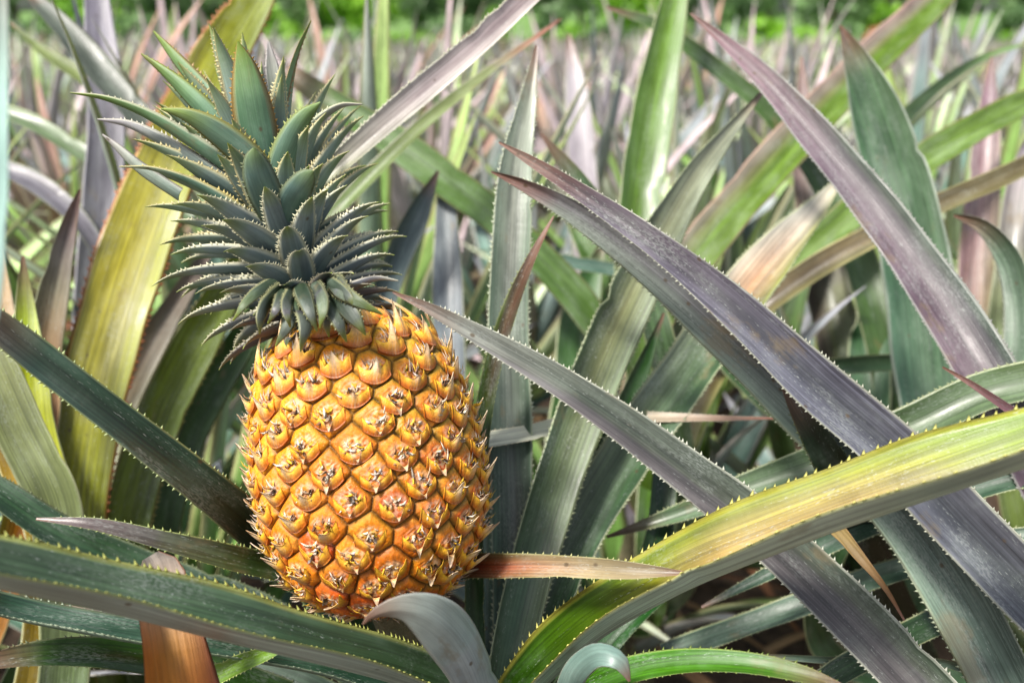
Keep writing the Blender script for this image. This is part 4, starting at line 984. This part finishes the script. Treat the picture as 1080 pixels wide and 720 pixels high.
def foliage_mat(name, a_, b_):
    m, N, L = new_mat(name); out = N.new('ShaderNodeOutputMaterial')
    tc = N.new('ShaderNodeTexCoord')
    n = noise(N, L, tc.outputs['Object'], (1.3, 1.3, 1.3), 4)
    c = mixc(N, L, ramp(N, L, n, .38, .62), a_, b_)
    p = N.new('ShaderNodeBsdfPrincipled'); L.new(c, p.inputs['Base Color']); p.inputs['Roughness'].default_value = .5
    t = N.new('ShaderNodeBsdfTranslucent'); L.new(c, t.inputs['Color'])
    mx = N.new('ShaderNodeMixShader'); mx.inputs[0].default_value = .3
    L.new(p.outputs[0], mx.inputs[1]); L.new(t.outputs[0], mx.inputs[2]); L.new(mx.outputs[0], out.inputs['Surface'])
    return m
FD_ = foliage_mat('tree_foliage_dark', (.10, .18, .07), (.20, .34, .12))
FB_ = foliage_mat('tree_foliage_bright', (.16, .36, .02), (.30, .55, .05))

def crown_cloud(rx, ry, rz, zc, n, size, lumps=14):
    m = MB(); cs_ = rng.normal(size=(lumps, 3)); cs_ = unit(cs_) * rng.random((lumps, 1))**.4
    cs_ = cs_ * np.array([rx, ry, rz]) * .72 + np.array([0, 0, zc])
    pick = rng.integers(0, lumps, n)
    d = unit(rng.normal(size=(n, 3))) * (rng.random((n, 1))**.45)
    c_ = cs_[pick] + d * np.array([rx, ry, rz]) * .42
    a_ = unit(rng.normal(size=(n, 3))); b_ = unit(np.cross(a_, rng.normal(size=(n, 3))))
    sz = size * rng.uniform(.6, 1.3, (n, 1))
    v = np.stack([c_ - a_ * sz, c_ - b_ * sz * .5, c_ + a_ * sz, c_ + b_ * sz * .5], 1).reshape(-1, 3)
    m.add(v, np.arange(n * 4).reshape(-1, 4)); return m
def tree(x, y, h_, r_w, mat, label, grp, name='tree'):
    o = empty(name, (x, y, 0)); tag(o, label, 'tree' if name == 'tree' else 'bush', grp)
    m = MB(); zs = np.linspace(0, h_ * .75, 8); a = np.linspace(0, 2 * math.pi, 11)[:-1]
    rr = h_ * .022 * (1 - .7 * zs / zs[-1])
    v = np.array([[r * math.cos(t) + .1 * math.sin(z), r * math.sin(t), z] for z, r in zip(zs, rr) for t in a])
    ii = np.arange(80).reshape(8, 10); jj = np.roll(ii, -1, 1)
    m.add(v, np.stack([ii[:-1], jj[:-1], jj[1:], ii[1:]], -1).reshape(-1, 4))
    for _ in range(6):
        a0 = random.uniform(0, 6.28); z0 = random.uniform(.25, .6) * h_; e = np.array([math.cos(a0), math.sin(a0), .8]) * r_w * .6
        p0 = np.array([0, 0, z0]); w_ = h_ * .008
        m.add([p0 + [w_, 0, 0], p0 + [-w_, w_, 0], p0 + [-w_, -w_, 0], p0 + e], None, [(0, 1, 3), (1, 2, 3), (2, 0, 3)])
    m.build('trunk', BARK, o)
    crown_cloud(r_w, r_w, h_ * .46, h_ * .54, 1500, .17 if name == 'tree' else .10).build('crown' if name == 'tree' else 'foliage', mat, o, smooth=False)
REDF = foliage_mat('orange_foliage', (.40, .10, .04), (.50, .22, .05))
for i, x in enumerate(np.linspace(-18, 18, 17)):
    tree(x + random.uniform(-.6, .6), random.uniform(24, 30), random.uniform(4, 6), random.uniform(1.6, 2.3), FD_ if i % 3 else FB_,
         'blurred dark green tree in the tree line beyond the field' if i % 3 else 'blurred brighter green tree in the tree line beyond the field',
         'dark trees in the line beyond the field' if i % 3 else 'brighter trees in the line beyond the field')
for i in range(30):
    x = -11.5 + i * .8 + random.uniform(-.25, .25)
    br_ = random.random() < .62
    tree(x, random.uniform(17, 20), random.uniform(.35, .95), random.uniform(.35, .7), FB_ if br_ else FD_,
         'low %s green bush at the edge of the field' % ('bright' if br_ else 'dark'), '%s bushes at the edge of the field' % ('bright' if br_ else 'dark'), 'bush')
for i in range(22):
    tree(-14 + i * 1.35 + random.uniform(-.3, .3), random.uniform(20.5, 23), random.uniform(1.7, 2.6), random.uniform(.9, 1.25), FD_ if i % 4 else FB_,
         'tall %s green shrub behind the bushes at the field edge' % ('dark' if i % 4 else 'bright'), 'tall %s shrubs behind the field edge' % ('dark' if i % 4 else 'bright'), 'bush')
tree(6.0, 16.8, .55, .35, REDF, 'small orange-red bush at the far edge of the field', None, 'bush')

# ------------------------------------------------------------------ camera, light, sky
cam = bpy.data.cameras.new('camera'); co = bpy.data.objects.new('camera', cam); COL.objects.link(co)
co.location = CAM; co.rotation_euler = (math.pi / 2 - PITCH, 0, 0)
cam.sensor_width = 36; cam.lens = 36 * F / 1080; cam.clip_end = 2000; cam.clip_start = .02
cam.dof.use_dof = True; cam.dof.focus_distance = .53; cam.dof.aperture_fstop = 6.3
S.camera = co

EL = math.radians(56); AZ = math.radians(-132)      # sun direction azimuth measured from +Y clockwise
w_ = bpy.data.worlds.new('World'); S.world = w_; w_.use_nodes = True
nt_ = w_.node_tree; nt_.nodes.clear()
sky = nt_.nodes.new('ShaderNodeTexSky'); sky.sky_type = 'NISHITA'; sky.sun_disc = False
sky.sun_elevation = EL; sky.sun_rotation = AZ; sky.air_density = 1.0; sky.dust_density = 3.0; sky.ozone_density = 1.0
bg = nt_.nodes.new('ShaderNodeBackground'); bg.inputs[1].default_value = .12
wo = nt_.nodes.new('ShaderNodeOutputWorld')
hs = nt_.nodes.new('ShaderNodeHueSaturation'); hs.inputs['Saturation'].default_value = .5
nt_.links.new(sky.outputs[0], hs.inputs['Color']); nt_.links.new(hs.outputs[0], bg.inputs[0]); nt_.links.new(bg.outputs[0], wo.inputs[0])
sl = bpy.data.lights.new('sun', 'SUN'); so = bpy.data.objects.new('sun', sl); COL.objects.link(so)
sl.energy = 3.7; sl.angle = math.radians(10); sl.color = (1, .95, .87)
dv = Vector((math.sin(AZ) * math.cos(EL), math.cos(AZ) * math.cos(EL), math.sin(EL)))
so.rotation_euler = dv.to_track_quat('Z', 'Y').to_euler(); so.location = (0, 0, 5)
S.view_settings.view_transform = 'Standard'; S.view_settings.look = 'None'
S.view_settings.exposure = .92; S.view_settings.gamma = 1
S.cycles.use_denoising = True
